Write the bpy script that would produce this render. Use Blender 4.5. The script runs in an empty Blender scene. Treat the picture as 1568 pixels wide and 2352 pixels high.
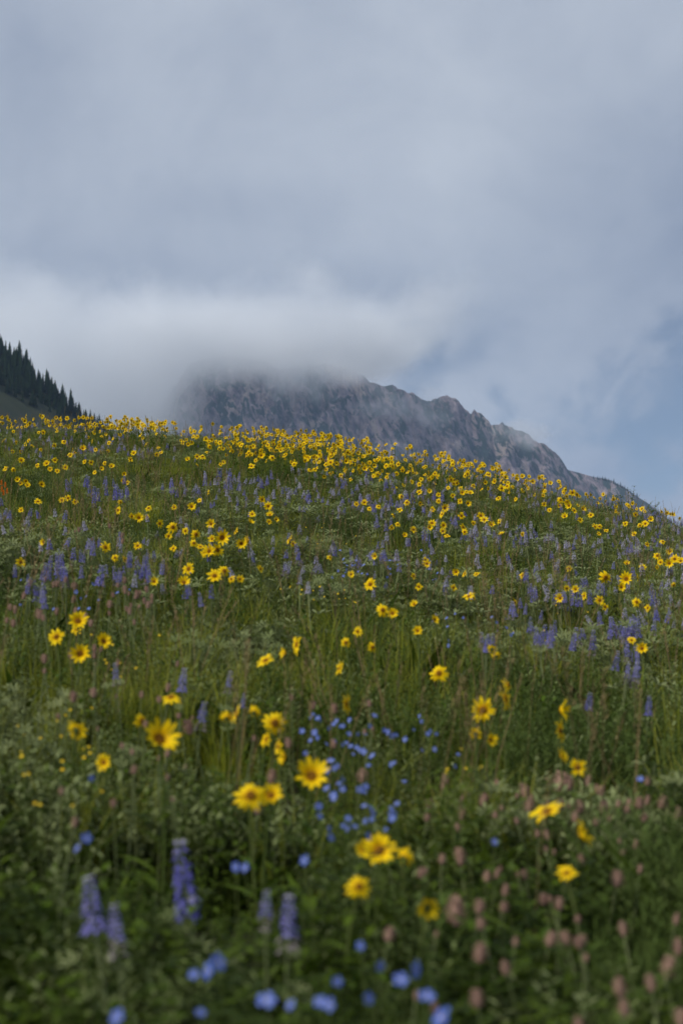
import bpy, math, random
import numpy as np
from mathutils import Vector, Matrix, Euler

# ------------------------------------------------------------------ camera, sky, sun, exposure
sc = bpy.context.scene
R = math.radians
ZC, PITCH, FPX = 1.12, R(5.0), 3267.0          # eye height, upward tilt, focal length in picture units (1568 wide)
AX = Vector((0, math.cos(PITCH), math.sin(PITCH)))
UP = Vector((0, -math.sin(PITCH), math.cos(PITCH)))
cam_d = bpy.data.cameras.new('camera')
cam = bpy.data.objects.new('camera', cam_d)
sc.collection.objects.link(cam)
sc.camera = cam
cam.location = (0, 0, ZC)
cam.rotation_euler = (R(90) + PITCH, 0, 0)
cam_d.sensor_fit = 'HORIZONTAL'
cam_d.sensor_width = 24
cam_d.lens = 50
cam_d.clip_start = 0.05
cam_d.clip_end = 30000
cam_d.dof.use_dof = True
cam_d.dof.focus_distance = 18.5
cam_d.dof.aperture_fstop = 2.8

SUN_EL, SUN_AZ = 41, 232                        # azimuth clockwise from +Y: behind the camera, to its left
sun_d = bpy.data.lights.new('sun', 'SUN')
sun_d.energy = 1.5
sun_d.angle = R(14)
sun_d.color = (1.0, 0.94, 0.82)
sun = bpy.data.objects.new('sun', sun_d)
sc.collection.objects.link(sun)
sun.rotation_euler = (R(90 - SUN_EL), 0, R(180 - SUN_AZ))

sc.view_settings.view_transform = 'Standard'
sc.view_settings.look = 'None'
sc.view_settings.exposure = 1.38
sc.view_settings.gamma = 1.0
sc.view_settings.use_curve_mapping = False
sc.cycles.use_denoising = True
sc.cycles.max_bounces = 6
sc.cycles.diffuse_bounces = 2
sc.cycles.transmission_bounces = 3
sc.cycles.volume_bounces = 4
sc.cycles.transparent_max_bounces = 8
sc.cycles.volume_max_steps = 128
sc.cycles.volume_step_rate = 1.0

def pxdir(px, py):
    return (AX + Vector((1, 0, 0)) * ((px - 784) / FPX) + UP * ((1176 - py) / FPX)).normalized()

class N:
    """small helper that writes node graphs"""
    def __init__(s, tree): s.t = tree
    def new(s, typ, **kw):
        n = s.t.nodes.new(typ)
        for k, v in kw.items(): setattr(n, k, v)
        return n
    def put(s, sock, v):
        if hasattr(v, 'links'): s.t.links.new(v, sock)
        elif isinstance(v, (tuple, list, Vector)) and sock.type == 'RGBA' and len(v) == 3: sock.default_value = (*v, 1)
        else: sock.default_value = v
    def math(s, op, a, b=0.0, c=0.0, clamp=False):
        n = s.new('ShaderNodeMath', operation=op, use_clamp=clamp)
        for i, v in enumerate((a, b, c)): s.put(n.inputs[i], v)
        return n.outputs[0]
    def vmath(s, op, a, b=None):
        n = s.new('ShaderNodeVectorMath', operation=op)
        s.put(n.inputs[0], a)
        if b is not None: s.put(n.inputs[1], b)
        return n.outputs['Value'] if op in ('LENGTH', 'DOT_PRODUCT') else n.outputs[0]
    def ramp(s, v, a, b, lo=0.0, hi=1.0, typ='SMOOTHSTEP'):
        n = s.new('ShaderNodeMapRange', interpolation_type=typ, clamp=True) if typ != 'SMOOTHSTEP' else s.new('ShaderNodeMapRange', interpolation_type=typ)
        for i, x in enumerate((v, a, b, lo, hi)): s.put(n.inputs[i], x)
        return n.outputs[0]
    def noise(s, vec, scale, detail=4, rough=0.55, dist=0.0):
        n = s.new('ShaderNodeTexNoise')
        if vec is not None: s.put(n.inputs['Vector'], vec)
        for k, v in (('Scale', scale), ('Detail', detail), ('Roughness', rough), ('Distortion', dist)): s.put(n.inputs[k], v)
        return n.outputs['Fac']
    def wn(s, vec, scale):
        n = s.new('ShaderNodeTexNoise'); s.put(n.inputs['Vector'], vec); n.inputs['Scale'].default_value = scale; n.inputs['Detail'].default_value = 4
        return n.outputs['Color']
    def mix(s, f, a, b, blend='MIX'):
        n = s.new('ShaderNodeMix', data_type='RGBA', blend_type=blend)
        s.put(n.inputs[0], f); s.put(n.inputs[6], a); s.put(n.inputs[7], b)
        return n.outputs[2]

w = bpy.data.worlds.new('World')
sc.world = w
w.use_nodes = True
w.node_tree.nodes.clear()
g = N(w.node_tree)
sky = g.new('ShaderNodeTexSky', sky_type='NISHITA', sun_disc=False)
sky.sun_elevation = R(SUN_EL)
sky.sun_rotation = R(SUN_AZ)
sky.altitude = 2900
dirv = g.new('ShaderNodeTexCoord').outputs['Generated']
warp = g.new('ShaderNodeTexNoise'); g.put(warp.inputs['Vector'], dirv); warp.inputs['Scale'].default_value = 5.0; warp.inputs['Detail'].default_value = 3
wv = g.vmath('ADD', dirv, g.vmath('MULTIPLY', g.vmath('SUBTRACT', warp.outputs['Color'], (0.5, 0.5, 0.5)), (0.07, 0.07, 0.05)))
def blob(px, py, rx, ry, vec=None):
    c = pxdir(px, py)
    d = g.vmath('MULTIPLY', g.vmath('SUBTRACT', vec or wv, tuple(c)), (1 / rx, 1 / rx, 1 / ry))
    return g.ramp(g.vmath('LENGTH', d), 0.0, 1.0, 1.0, 0.0)
flat = g.vmath('MULTIPLY', wv, (1.0, 1.0, 1.15))
n1 = g.noise(flat, 3.3, 5, 0.5)
n2 = g.noise(flat, 11.0, 6, 0.55, 0.3)
t = g.math('ADD', g.math('MULTIPLY', g.math('SUBTRACT', n1, 0.5), 0.62), 0.62)
t = g.math('ADD', t, g.math('MULTIPLY', g.math('SUBTRACT', n2, 0.5), 0.48))
for (px, py, rx, ry, a) in ((1560, 640, .17, .20, -.42), (640, 480, .10, .035, -.20), (540, 545, .07, .03, .12), (820, 520, .08, .04, .14), (1180, 300, .16, .12, .14),
                            (150, 620, .14, .06, -.12), (300, 250, .2, .1, .06), (820, 720, .2, .07, -.10), (60, 120, .10, .10, -.12), (1290, 900, .10, .05, .10), (330, 900, .14, .07, -.02),
                            (1560, 30, .08, .12, .10), (1190, 960, .10, .05, .18), (1480, 1060, .14, .07, -.20)):
    t = g.math('ADD', t, g.math('MULTIPLY', blob(px, py, rx, ry), a))
n3 = g.noise(g.vmath('ADD', flat, (3.1, 0.7, 1.9)), 8.0, 8, 0.6, 0.5)
t = g.math('ADD', t, g.math('MULTIPLY', g.math('SUBTRACT', n3, 0.5), 0.62))
t = g.math('MAXIMUM', g.math('MINIMUM', t, 1.0), 0.0)
cloud = g.mix(t, (0.208, 0.256, 0.350), (0.455, 0.500, 0.570))
cloud10 = g.vmath('MULTIPLY', cloud, (8.9, 8.9, 8.9))
warp2 = g.new('ShaderNodeTexNoise'); g.put(warp2.inputs['Vector'], dirv); warp2.inputs['Scale'].default_value = 16.0; warp2.inputs['Detail'].default_value = 5
wg = g.vmath('ADD', wv, g.vmath('MULTIPLY', g.vmath('SUBTRACT', warp2.outputs['Color'], (0.5, 0.5, 0.5)), (0.16, 0.16, 0.12)))
gap = g.math('ADD', g.math('MULTIPLY', blob(1490, 960, .11, .09, wg), 1.4), g.math('MULTIPLY', blob(1110, 800, .08, .06, wg), 0.35))
gap = g.math('ADD', gap, g.math('MULTIPLY', blob(1500, 760, .08, .06, wg), .2))
gap = g.math('ADD', gap, g.math('MULTIPLY', blob(960, 860, .05, .03, wg), .45))
gap = g.math('ADD', gap, g.ramp(n1, 0.72, 0.84, 0.0, 0.5))
gap = g.math('ADD', gap, g.math('MULTIPLY', g.math('MULTIPLY', g.math('SUBTRACT', n2, 0.50), -4.0), g.math('MINIMUM', g.math('MULTIPLY', gap, 1.6), 1.0)))
gap = g.math('MULTIPLY', g.ramp(gap, 0.15, 1.15), 0.75)
final = g.mix(gap, cloud10, g.vmath('MULTIPLY', sky.outputs[0], (.48, .48, .48)))
bg = g.new('ShaderNodeBackground')
g.put(bg.inputs[0], final)
bg.inputs[1].default_value = 0.05
g.t.links.new(bg.outputs[0], g.new('ShaderNodeOutputWorld').inputs[0])

# ------------------------------------------------------------------ helpers
rng = np.random.default_rng(7)
random.seed(7)
COL = sc.collection

def hash2(i, j, seed):
    h = (i.astype(np.int64) * 374761393 + j.astype(np.int64) * 668265263 + seed * 1442695041) & 0x7fffffff
    h = (h ^ (h >> 13)) * 1274126177 & 0x7fffffff
    h = (h ^ (h >> 16)) * 668265263 & 0x7fffffff
    return ((h ^ (h >> 15)) & 0xffffff) / float(0xffffff)
def vnoise(x, y, seed=0):
    x = np.asarray(x, float); y = np.asarray(y, float)
    i = np.floor(x); j = np.floor(y); u = x - i; v = y - j
    u = u * u * (3 - 2 * u); v = v * v * (3 - 2 * v)
    a = hash2(i, j, seed); b = hash2(i + 1, j, seed); c = hash2(i, j + 1, seed); d = hash2(i + 1, j + 1, seed)
    return (a * (1 - u) + b * u) * (1 - v) + (c * (1 - u) + d * u) * v
def fbm(x, y, oct=4, seed=0, gain=0.5):
    s = 0.0; a = 1.0; n = 0.0
    for k in range(oct):
        s = s + a * vnoise(x * 2 ** k + 17.3 * k, y * 2 ** k - 9.1 * k, seed + k); n += a; a *= gain
    return s / n

class MB:
    def __init__(s): s.v = []; s.f = []; s.m = []; s.t = []
    def vert(s, p, t=0.0): s.v.append(tuple(p)); s.t.append(t); return len(s.v) - 1
    def face(s, idx, m=0): s.f.append(tuple(idx)); s.m.append(m)
    def mesh(s, name, mats, smooth=False):
        me = bpy.data.meshes.new(name)
        me.from_pydata(s.v, [], s.f)
        for m in mats: me.materials.append(m)
        me.polygons.foreach_set('material_index', s.m)
        if smooth: me.polygons.foreach_set('use_smooth', [True] * len(s.f))
        a = me.attributes.new('t', 'FLOAT', 'POINT'); a.data.foreach_set('value', s.t)
        me.update()
        return me

def tag(o, label=None, cat=None, group=None, kind=None):
    for k, v in (('label', label), ('category', cat), ('group', group), ('kind', kind)):
        if v: o[k] = v
    return o
def link(name, data, parent=None, loc=None, rot=None, scale=None, mat=None):
    o = bpy.data.objects.new(name, data)
    COL.objects.link(o)
    if parent: o.parent = parent
    if mat is not None: o.matrix_local = mat
    else:
        if loc is not None: o.location = loc
        if rot is not None: o.rotation_euler = rot
        if scale is not None: o.scale = scale
    return o

# ------------------------------------------------------------------ materials
def leafy(name, c1, c2, trans=0.3, rough=0.6, c3=None, tcol=None, patch=1.5, spec=0.06):
    """c1..c2 vary by plant and by patch of ground, c3 tints where the vertex value t is 1"""
    m = bpy.data.materials.new(name); m.use_nodes = True; m.node_tree.nodes.clear(); g = N(m.node_tree)
    rnd = g.new('ShaderNodeObjectInfo').outputs['Random']
    pos = g.new('ShaderNodeNewGeometry').outputs['Position']
    n = g.noise(pos, patch, 3, 0.6)
    f = g.math('ADD', g.math('MULTIPLY', rnd, 0.6), g.math('MULTIPLY', g.math('SUBTRACT', n, 0.3), 0.9), clamp=True)
    col = g.mix(f, c1, c2)
    if c3 is not None:
        at = g.new('ShaderNodeAttribute', attribute_name='t').outputs['Fac']
        col = g.mix(at, col, c3)
    p = g.new('ShaderNodeBsdfPrincipled')
    g.put(p.inputs['Base Color'], col); p.inputs['Roughness'].default_value = rough
    p.inputs['Specular IOR Level'].default_value = spec
    out = g.new('ShaderNodeOutputMaterial')
    if trans > 0:
        tr = g.new('ShaderNodeBsdfTranslucent')
        g.put(tr.inputs['Color'], col)
        mx = g.new('ShaderNodeMixShader'); mx.inputs[0].default_value = trans
        g.t.links.new(p.outputs[0], mx.inputs[1]); g.t.links.new(tr.outputs[0], mx.inputs[2])
        g.t.links.new(mx.outputs[0], out.inputs['Surface'])
    else: g.t.links.new(p.outputs[0], out.inputs['Surface'])
    return m

M = {}
M['grass'] = leafy('grass_blade', (0.165, 0.210, 0.010), (0.275, 0.300, 0.026), .45, c3=(0.40, 0.37, 0.10), patch=.8)
M['grass2'] = leafy('grass_blade_blue', (0.135, 0.185, 0.018), (0.225, 0.260, 0.040), .4, c3=(0.32, 0.31, 0.10), patch=.8)
M['straw'] = leafy('seed_head', (0.20, 0.15, 0.07), (0.26, 0.19, 0.10), .2, 0.8)
M['forb'] = leafy('forb_leaf', (0.010, 0.021, 0.003), (0.046, 0.072, 0.007), .3, 0.55, patch=2.2)
M['forb2'] = leafy('broad_leaf', (0.036, 0.075, 0.008), (0.110, 0.160, 0.016), .35, 0.5, patch=2.2)
M['silver'] = leafy('lupine_leaf', (0.115, 0.150, 0.052), (0.230, 0.260, 0.125), .2, 0.7, patch=1.2)
M['sage'] = leafy('sage_leaf', (0.130, 0.175, 0.050), (0.260, 0.295, 0.140), .25, 0.7, patch=1.0)
M['feather'] = leafy('feathery_leaf', (0.060, 0.100, 0.020), (0.105, 0.145, 0.040), .25, 0.65, patch=2)
M['stem'] = leafy('stem', (0.055, 0.085, 0.020), (0.095, 0.115, 0.035), .0, 0.6)
M['petal'] = leafy('sunflower_petal', (0.78, 0.52, 0.006), (0.84, 0.63, 0.012), .25, 0.55, c3=(0.72, 0.41, 0.005), patch=30)
M['disc'] = leafy('sunflower_disc', (0.095, 0.042, 0.006), (0.16, 0.075, 0.009), .0, 0.9, c3=(0.30, 0.14, 0.009), patch=220)
M['lupine'] = leafy('lupine_floret', (0.100, 0.100, 0.390), (0.250, 0.235, 0.520), .25, 0.6, c3=(0.52, 0.50, 0.58), patch=60)
M['lupine_pale'] = leafy('pale_lupine_floret', (0.300, 0.290, 0.460), (0.460, 0.445, 0.570), .25, 0.6, c3=(0.55, 0.53, 0.58), patch=40)
M['lupine_old'] = leafy('lupine_pod', (0.15, 0.13, 0.14), (0.22, 0.20, 0.19), .1, 0.8)
M['flax'] = leafy('flax_petal', (0.075, 0.135, 0.520), (0.165, 0.225, 0.600), .3, 0.6, c3=(0.35, 0.40, 0.65), patch=40)
M['pink'] = leafy('pink_bract', (0.31, 0.190, 0.160), (0.45, 0.300, 0.235), .2, 0.8, c3=(0.30, 0.23, 0.12), patch=50)
M['orange'] = leafy('orange_bract', (0.75, 0.16, 0.015), (0.80, 0.26, 0.02), .25, 0.6, patch=30)
M['cinq'] = leafy('cinquefoil_petal', (0.72, 0.48, 0.02), (0.75, 0.56, 0.04), .25, 0.6, patch=30)
M['willow'] = leafy('willow_leaf', (0.130, 0.175, 0.025), (0.200, 0.240, 0.040), .4, 0.5, patch=2)
M['fir'] = leafy('fir_needle', (0.012, 0.028, 0.016), (0.028, 0.050, 0.024), .0, 0.8, patch=.2)
M['bark'] = leafy('bark', (0.06, 0.05, 0.04), (0.09, 0.07, 0.055), .0, 0.9)

def ground_material():
    m = bpy.data.materials.new('meadow_soil'); m.use_nodes = True; m.node_tree.nodes.clear(); g = N(m.node_tree)
    pos = g.new('ShaderNodeNewGeometry').outputs['Position']
    c = g.mix(g.noise(pos, 3.0, 6, .6), (0.014, 0.013, 0.007), (0.040, 0.036, 0.018))
    c = g.mix(g.ramp(g.noise(pos, 0.02, 4, .6), .4, .6), c, (0.055, 0.070, 0.025))
    p = g.new('ShaderNodeBsdfPrincipled'); g.put(p.inputs['Base Color'], c); p.inputs['Roughness'].default_value = .95
    b = g.new('ShaderNodeBump'); b.inputs['Strength'].default_value = .6; b.inputs['Distance'].default_value = .03
    g.put(b.inputs['Height'], g.noise(pos, 25, 5, .6)); g.t.links.new(b.outputs[0], p.inputs['Normal'])
    g.t.links.new(p.outputs[0], g.new('ShaderNodeOutputMaterial').inputs['Surface'])
    return m
def hill_material():
    m = bpy.data.materials.new('hillside_turf'); m.use_nodes = True; m.node_tree.nodes.clear(); g = N(m.node_tree)
    pos = g.new('ShaderNodeNewGeometry').outputs['Position']
    c = g.mix(g.ramp(g.noise(pos, .03, 5, .6), .35, .65), (0.026, 0.028, 0.006), (0.013, 0.025, 0.005))
    c = g.mix(g.ramp(g.noise(pos, .25, 5, .7), .45, .7), c, (0.010, 0.016, 0.007))
    p = g.new('ShaderNodeBsdfPrincipled'); g.put(p.inputs['Base Color'], c); p.inputs['Roughness'].default_value = .95
    g.t.links.new(p.outputs[0], g.new('ShaderNodeOutputMaterial').inputs['Surface'])
    return m
def rock_material():
    m = bpy.data.materials.new('mountain_rock'); m.use_nodes = True; m.node_tree.nodes.clear(); g = N(m.node_tree)
    pos = g.new('ShaderNodeNewGeometry').outputs['Position']
    sep = g.new('ShaderNodeSeparateXYZ'); g.put(sep.inputs[0], pos)
    # strata and chutes lean down-slope: shear x by height before stretching
    xs = g.math('ADD', sep.outputs[0], g.math('MULTIPLY', sep.outputs[2], 0.30))
    cmb = g.new('ShaderNodeCombineXYZ'); g.put(cmb.inputs[0], xs); g.put(cmb.inputs[1], g.math('MULTIPLY', sep.outputs[2], 0.42))
    st = cmb.outputs[0]
    rock = g.mix(g.ramp(g.noise(st, .05, 8, .72), .36, .64), (0.080, 0.066, 0.086), (0.345, 0.278, 0.300))
    scree = g.ramp(g.noise(st, .016, 8, .75, .3), .52, .62)
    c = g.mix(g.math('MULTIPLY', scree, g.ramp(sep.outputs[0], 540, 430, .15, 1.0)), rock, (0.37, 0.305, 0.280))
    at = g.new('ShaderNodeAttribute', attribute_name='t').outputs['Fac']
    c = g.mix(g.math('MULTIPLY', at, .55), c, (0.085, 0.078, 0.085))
    veg = g.ramp(g.math('ADD', g.noise(st, .07, 5, .65, .8), g.math('MULTIPLY', g.noise(st, .012, 2), .5)), .74, .81)
    c = g.mix(veg, c, (0.022, 0.045, 0.042))
    p = g.new('ShaderNodeBsdfPrincipled'); g.put(p.inputs['Base Color'], c); p.inputs['Roughness'].default_value = .95
    b = g.new('ShaderNodeBump'); b.inputs['Strength'].default_value = 1.0; b.inputs['Distance'].default_value = 16.0
    g.put(b.inputs['Height'], g.noise(st, .05, 9, .75)); g.t.links.new(b.outputs[0], p.inputs['Normal'])
    g.t.links.new(p.outputs[0], g.new('ShaderNodeOutputMaterial').inputs['Surface'])
    return m

# ------------------------------------------------------------------ terrain
_yd = np.arange(-60, 420, .25)
_pv = np.interp(_yd, [-60, -4, 0, 2, 5, 7, 10, 13, 16, 19, 22, 24, 26, 29, 33, 40, 60, 120, 420],
                [-4, -.80, -.74, -.70, -.62, -.45, -.16, .09, .38, .70, 1.07, 1.25, 1.33, 1.24, .85, -.6, -7, -28, -130])
_k = np.hanning(13); _k /= _k.sum()
_pv = np.convolve(np.pad(_pv, 6, mode='edge'), _k, mode='valid')
HEAD = 0.50
def G(x, y):
    """height of the ground"""
    x = np.asarray(x, float); y = np.asarray(y, float)
    yc = np.clip(y, -60, 419)
    v = np.interp(yc, _yd, _pv)
    yy = np.clip(y, 0, 45)
    v = v - (0.095 + 0.0012 * yy) * x / (1 + (np.abs(x) / 40) ** 2) - 0.0125 * np.clip(yy / 22, 0, 1.3) * x * x / (1 + (x / 10) ** 2) - 0.045 * np.clip(yy / 22, 0, 1.3) ** 2 * np.clip(x, 0, 15)
    z = ZC + np.clip(y, -60, 30) * math.tan(PITCH) + v - HEAD
    near = np.clip(1 - (np.abs(x) + np.clip(y - 30, 0, None)) / 60, 0, 1)
    z = z + near * (0.14 * (fbm(x * .45 + 5, y * .45, 3, 3) - .5) + 0.05 * (fbm(x * 2.3, y * 2.3, 2, 9) - .5))
    far = np.clip((np.hypot(x, y) - 150) / 300, 0, 1)
    far = far * far * (3 - 2 * far)
    return z * (1 - far) + (-85 + 14 * fbm(x / 600, y / 600, 3, 21)) * far

def axis(lo, hi, step, far, grow=1.28):
    a = list(np.arange(lo, hi, step)); s = step
    while a[-1] < far: s *= grow; a.append(a[-1] + s)
    s = step
    while a[0] > -far: s *= grow; a.insert(0, a[0] - s)
    return np.array(a)
def grid_mesh(name, xs, ys, Z, mat, T=None, smooth=True):
    nx, ny = len(xs), len(ys)
    X, Y = np.meshgrid(xs, ys) if xs.ndim == 1 else (xs, ys)
    if xs.ndim == 2: ny, nx = xs.shape
    co = np.stack([X, Y, Z], -1).reshape(-1, 3)
    i = np.arange(nx * ny).reshape(ny, nx)
    q = np.stack([i[:-1, :-1], i[:-1, 1:], i[1:, 1:], i[1:, :-1]], -1).reshape(-1, 4)
    me = bpy.data.meshes.new(name)
    me.from_pydata(co.tolist(), [], q.tolist())
    if T is not None:
        a = me.attributes.new('t', 'FLOAT', 'POINT'); a.data.foreach_set('value', T.ravel().astype(np.float32))
    me.polygons.foreach_set('use_smooth', [smooth] * len(me.polygons))
    me.materials.append(mat); me.update()
    return me
xs = axis(-9, 9, .2, 7000); ys = axis(0, 36, .2, 7000)
XX, YY = np.meshgrid(xs, ys)
tag(link('ground', grid_mesh('ground', xs, ys, G(XX, YY), ground_material())), 'sloping meadow ground rising to a rounded crest', 'ground', kind='structure')

_D = np.concatenate([np.arange(1.5, 8, .02), np.arange(8, 26, .05)])
def solve(px, py, h=0.5, size=None, dia=0.078, hw=0.12, dmax=26.0):
    """the place on the sightline where a bloom of this apparent size stands a stem's length above the ground"""
    D = _D[_D < dmax]
    a = (px - 784) / FPX; b = (1176 - py) / FPX
    X = a * D; Y = D * AX.y + b * D * UP.y; Z = ZC + D * AX.z + b * D * UP.z
    H = Z - G(X, Y)
    cost = ((H - h) / hw) ** 2
    if size: cost = cost + ((size * D / FPX - dia) / 0.02) ** 2
    k = int(np.argmin(cost))
    return Vector((X[k], Y[k], Z[k])), float(H[k]), float(D[k])

# ------------------------------------------------------------------ mountain
PR = [(-900, 1400), (100, 1250), (250, 1100), (350, 960), (400, 885), (432, 838), (480, 820), (540, 816), (575, 828), (640, 842), (700, 840), (760, 842), (822, 858), (850, 878), (900, 890), (950, 905), (985, 917), (1025, 910), (1050, 924), (1078, 949), (1087, 943),
      (1110, 958), (1130, 980), (1153, 973), (1165, 971), (1180, 985), (1215, 1003), (1250, 1018), (1275, 1034), (1290, 1054), (1303, 1078), (1350, 1092), (1400, 1102), (1430, 1117), (1465, 1142), (1520, 1180), (1568, 1225), (1800, 1330), (2400, 1500)]
YM = 3500.0
def px2m(px, py, y):
    d = pxdir(px, py); s = y / d.y
    return d.x * s, ZC + d.z * s
_rx = np.array([px2m(a, b, YM)[0] for a, b in PR]); _rz = np.array([px2m(a, b, YM)[1] for a, b in PR])
mx = np.arange(-1900, 1700, 3.6)
tt = np.concatenate([np.arange(-700, 0, 50), np.arange(0, 420, 3.6), np.arange(420, 1000, 40)])     # distance in front of the ridge line
MXX, MT = np.meshgrid(mx, tt)
def mount(x, t):
    r = np.interp(x, _rx, _rz) + 30 * (fbm(x / 26, x * 0, 4, 51, .68) - .5) * np.clip((600 - x) / 150, .15, 1)
    tp = np.clip(t, 0, None)
    sh = x + 0.30 * tp
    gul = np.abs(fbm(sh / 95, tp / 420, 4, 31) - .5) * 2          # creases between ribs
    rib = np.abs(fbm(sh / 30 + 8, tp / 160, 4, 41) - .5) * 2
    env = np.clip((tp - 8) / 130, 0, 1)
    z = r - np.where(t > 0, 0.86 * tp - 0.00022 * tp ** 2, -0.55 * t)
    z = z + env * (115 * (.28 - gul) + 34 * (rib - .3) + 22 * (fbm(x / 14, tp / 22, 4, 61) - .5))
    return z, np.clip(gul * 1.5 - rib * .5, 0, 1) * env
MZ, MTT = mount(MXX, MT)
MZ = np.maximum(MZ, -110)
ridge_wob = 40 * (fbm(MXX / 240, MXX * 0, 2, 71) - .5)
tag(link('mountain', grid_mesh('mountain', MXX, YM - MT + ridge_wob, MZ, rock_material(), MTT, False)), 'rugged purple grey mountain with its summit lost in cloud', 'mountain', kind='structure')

# ------------------------------------------------------------------ wooded hillside
YH = 900.0
HP = [(-900, 380), (-400, 610), (-200, 715), (0, 822), (60, 868), (100, 906), (150, 947), (200, 985), (260, 1030), (400, 1120), (700, 1300), (1100, 1500), (2400, 1700)]
_hx = np.array([px2m(a + 10, b, YH)[0] for a, b in HP]); _hz = np.array([px2m(a, b - 10, YH)[1] for a, b in HP])
def hill(x, y):
    r = np.interp(x, _hx, _hz)
    return r - np.where(y < YH, 0.42 * (YH - y), 0.25 * (y - YH)) + 5 * (fbm(x / 40, y / 40, 4, 81) - .5)
hx = np.concatenate([np.arange(-700, -330, 20), np.arange(-330, -60, 4), np.arange(-60, 200, 20)]); hy = np.concatenate([np.arange(380, 660, 20), np.arange(660, 930, 4), np.arange(930, 1300, 20)])
HX, HY = np.meshgrid(hx, hy)
tag(link('hillside', grid_mesh('hillside', hx, hy, np.maximum(hill(HX, HY), -100), hill_material())), 'steep wooded hillside with tan grassy clearings', 'hillside', kind='structure')

# ------------------------------------------------------------------ conifers
def conifer_meshes(seed):
    r = random.Random(seed)
    mb = MB(); slim = r.uniform(.13, .18)
    tiers = 17
    for k in range(tiers):
        s = k / (tiers - 1)
        z = 0.10 + 0.88 * s
        rad = slim * (1 - s) ** 0.8 * r.uniform(.75, 1.15) + .012
        n = max(5, int(10 - 5 * s))
        off = r.uniform(0, 6.28)
        for j in range(n):
            a = off + 6.283 * j / n + r.uniform(-.3, .3)
            L = rad * r.uniform(.65, 1.2)
            ca, sa = math.cos(a), math.sin(a); wd = .030 * (1.25 - s)
            c = mb.vert((0, 0, z + .045)); tip = mb.vert((ca * L, sa * L, z - .035 - .25 * L * r.uniform(.4, 1)))
            l = mb.vert((ca * L * .55 - sa * wd, sa * L * .55 + ca * wd, z - .015)); q = mb.vert((ca * L * .55 + sa * wd, sa * L * .55 - ca * wd, z - .015))
            lo = mb.vert((ca * L * .4, sa * L * .4, z - .07))
            mb.face((c, l, tip)); mb.face((c, tip, q)); mb.face((l, lo, tip)); mb.face((q, tip, lo))
    a = [mb.vert((.006 * math.cos(x), .006 * math.sin(x), .9)) for x in (0, 2, 4)]; tp = mb.vert((0, 0, 1.04))
    for j in range(3): mb.face((a[j], a[(j + 1) % 3], tp))
    tr = MB()
    b0 = [tr.vert((.022 * math.cos(k * 1.047), .022 * math.sin(k * 1.047), -.06)) for k in range(6)]
    b1 = [tr.vert((.004 * math.cos(k * 1.047), .004 * math.sin(k * 1.047), .95)) for k in range(6)]
    for k in range(6): tr.face((b0[k], b0[(k + 1) % 6], b1[(k + 1) % 6], b1[k]))
    return mb.mesh('crown', [M['fir']]), tr.mesh('trunk', [M['bark']])
CON = [conifer_meshes(s) for s in range(5)]
def conifer(loc, h, wide, label, group, parts=True):
    i = random.randrange(5)
    rot = (random.uniform(-.03, .03), random.uniform(-.03, .03), random.uniform(0, 6.28))
    if parts:
        e = link('conifer', None, loc=loc, rot=rot, scale=(h * wide, h * wide, h))
        link('trunk', CON[i][1], e); link('crown', CON[i][0], e)
    else:
        e = link('conifer', CON[i][0], loc=loc, rot=rot, scale=(h * wide, h * wide, h))
    tag(e, label, 'tree', group)
def on_hill(px, py):
    d = pxdir(px, py)
    S = np.arange(640, 960, .5) / d.y
    X = d.x * S; Y = d.y * S; Z = ZC + d.z * S
    below = np.nonzero(hill(X, Y) > Z)[0]
    if len(below) == 0: return None
    k = below[0]
    return X[k], Y[k]
for px in np.arange(-46, 262, 2.7):                                    # the row that stands against the sky
    p = px + random.uniform(-2, 2)
    x = px2m(p, 900, YH)[0]; y = YH + random.uniform(-14, 5)
    h = random.choice((6, 7, 8, 9.5, 12, 7, 10, 8.5)) * random.uniform(.85, 1.12) * (1.3 if p < 120 else 1.12)
    conifer((x, y, float(hill(x, y)) - .3), h, random.uniform(1.0, 1.6), 'dark slender conifer standing in the row against the cloud', 'conifers along the hillside skyline')
nn = 0
while nn < 130:                                                         # the stand below it
    px = random.uniform(-50, 84); py = random.uniform(830, 960)
    if py > 897 + max(px, -20) * .5: continue
    p = on_hill(px, py)
    if p is None: continue
    conifer((p[0], p[1], float(hill(*p)) - .3), random.uniform(6, 10), random.uniform(.95, 1.35), 'dark conifer in the dense stand above the tan clearing', 'conifers in the dense hillside stand'); nn += 1
for k in range(80):                                                    # a second rank behind the skyline row
    px = random.uniform(-40, 190); x = px2m(px, 900, YH)[0]; y = YH - random.uniform(10, 30)
    conifer((x, y, float(hill(x, y)) - .3), random.uniform(5, 9), random.uniform(.9, 1.3), 'dark conifer just below the skyline row beside the clearing', 'conifers below the skyline row')
for px in (1362, 1371, 1376, 1382, 1388, 1391, 1396, 1402, 1408, 1412, 1417, 1423, 1428, 1433, 1439, 1446, 1452, 1460):
    x, z = px2m(px, 1100, YM)
    zz, _ = mount(np.array([x]), np.array([6.0]))
    conifer((x, YM - 6 + float(40 * (fbm(np.array([x / 240]), np.array([0.]), 2, 71)[0] - .5)), float(zz[0]) - 2), random.uniform(9, 16), random.uniform(1.0, 1.5), 'tiny dark conifer on the low end of the mountain ridge', 'conifers on the low mountain shoulder', parts=False)

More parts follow.
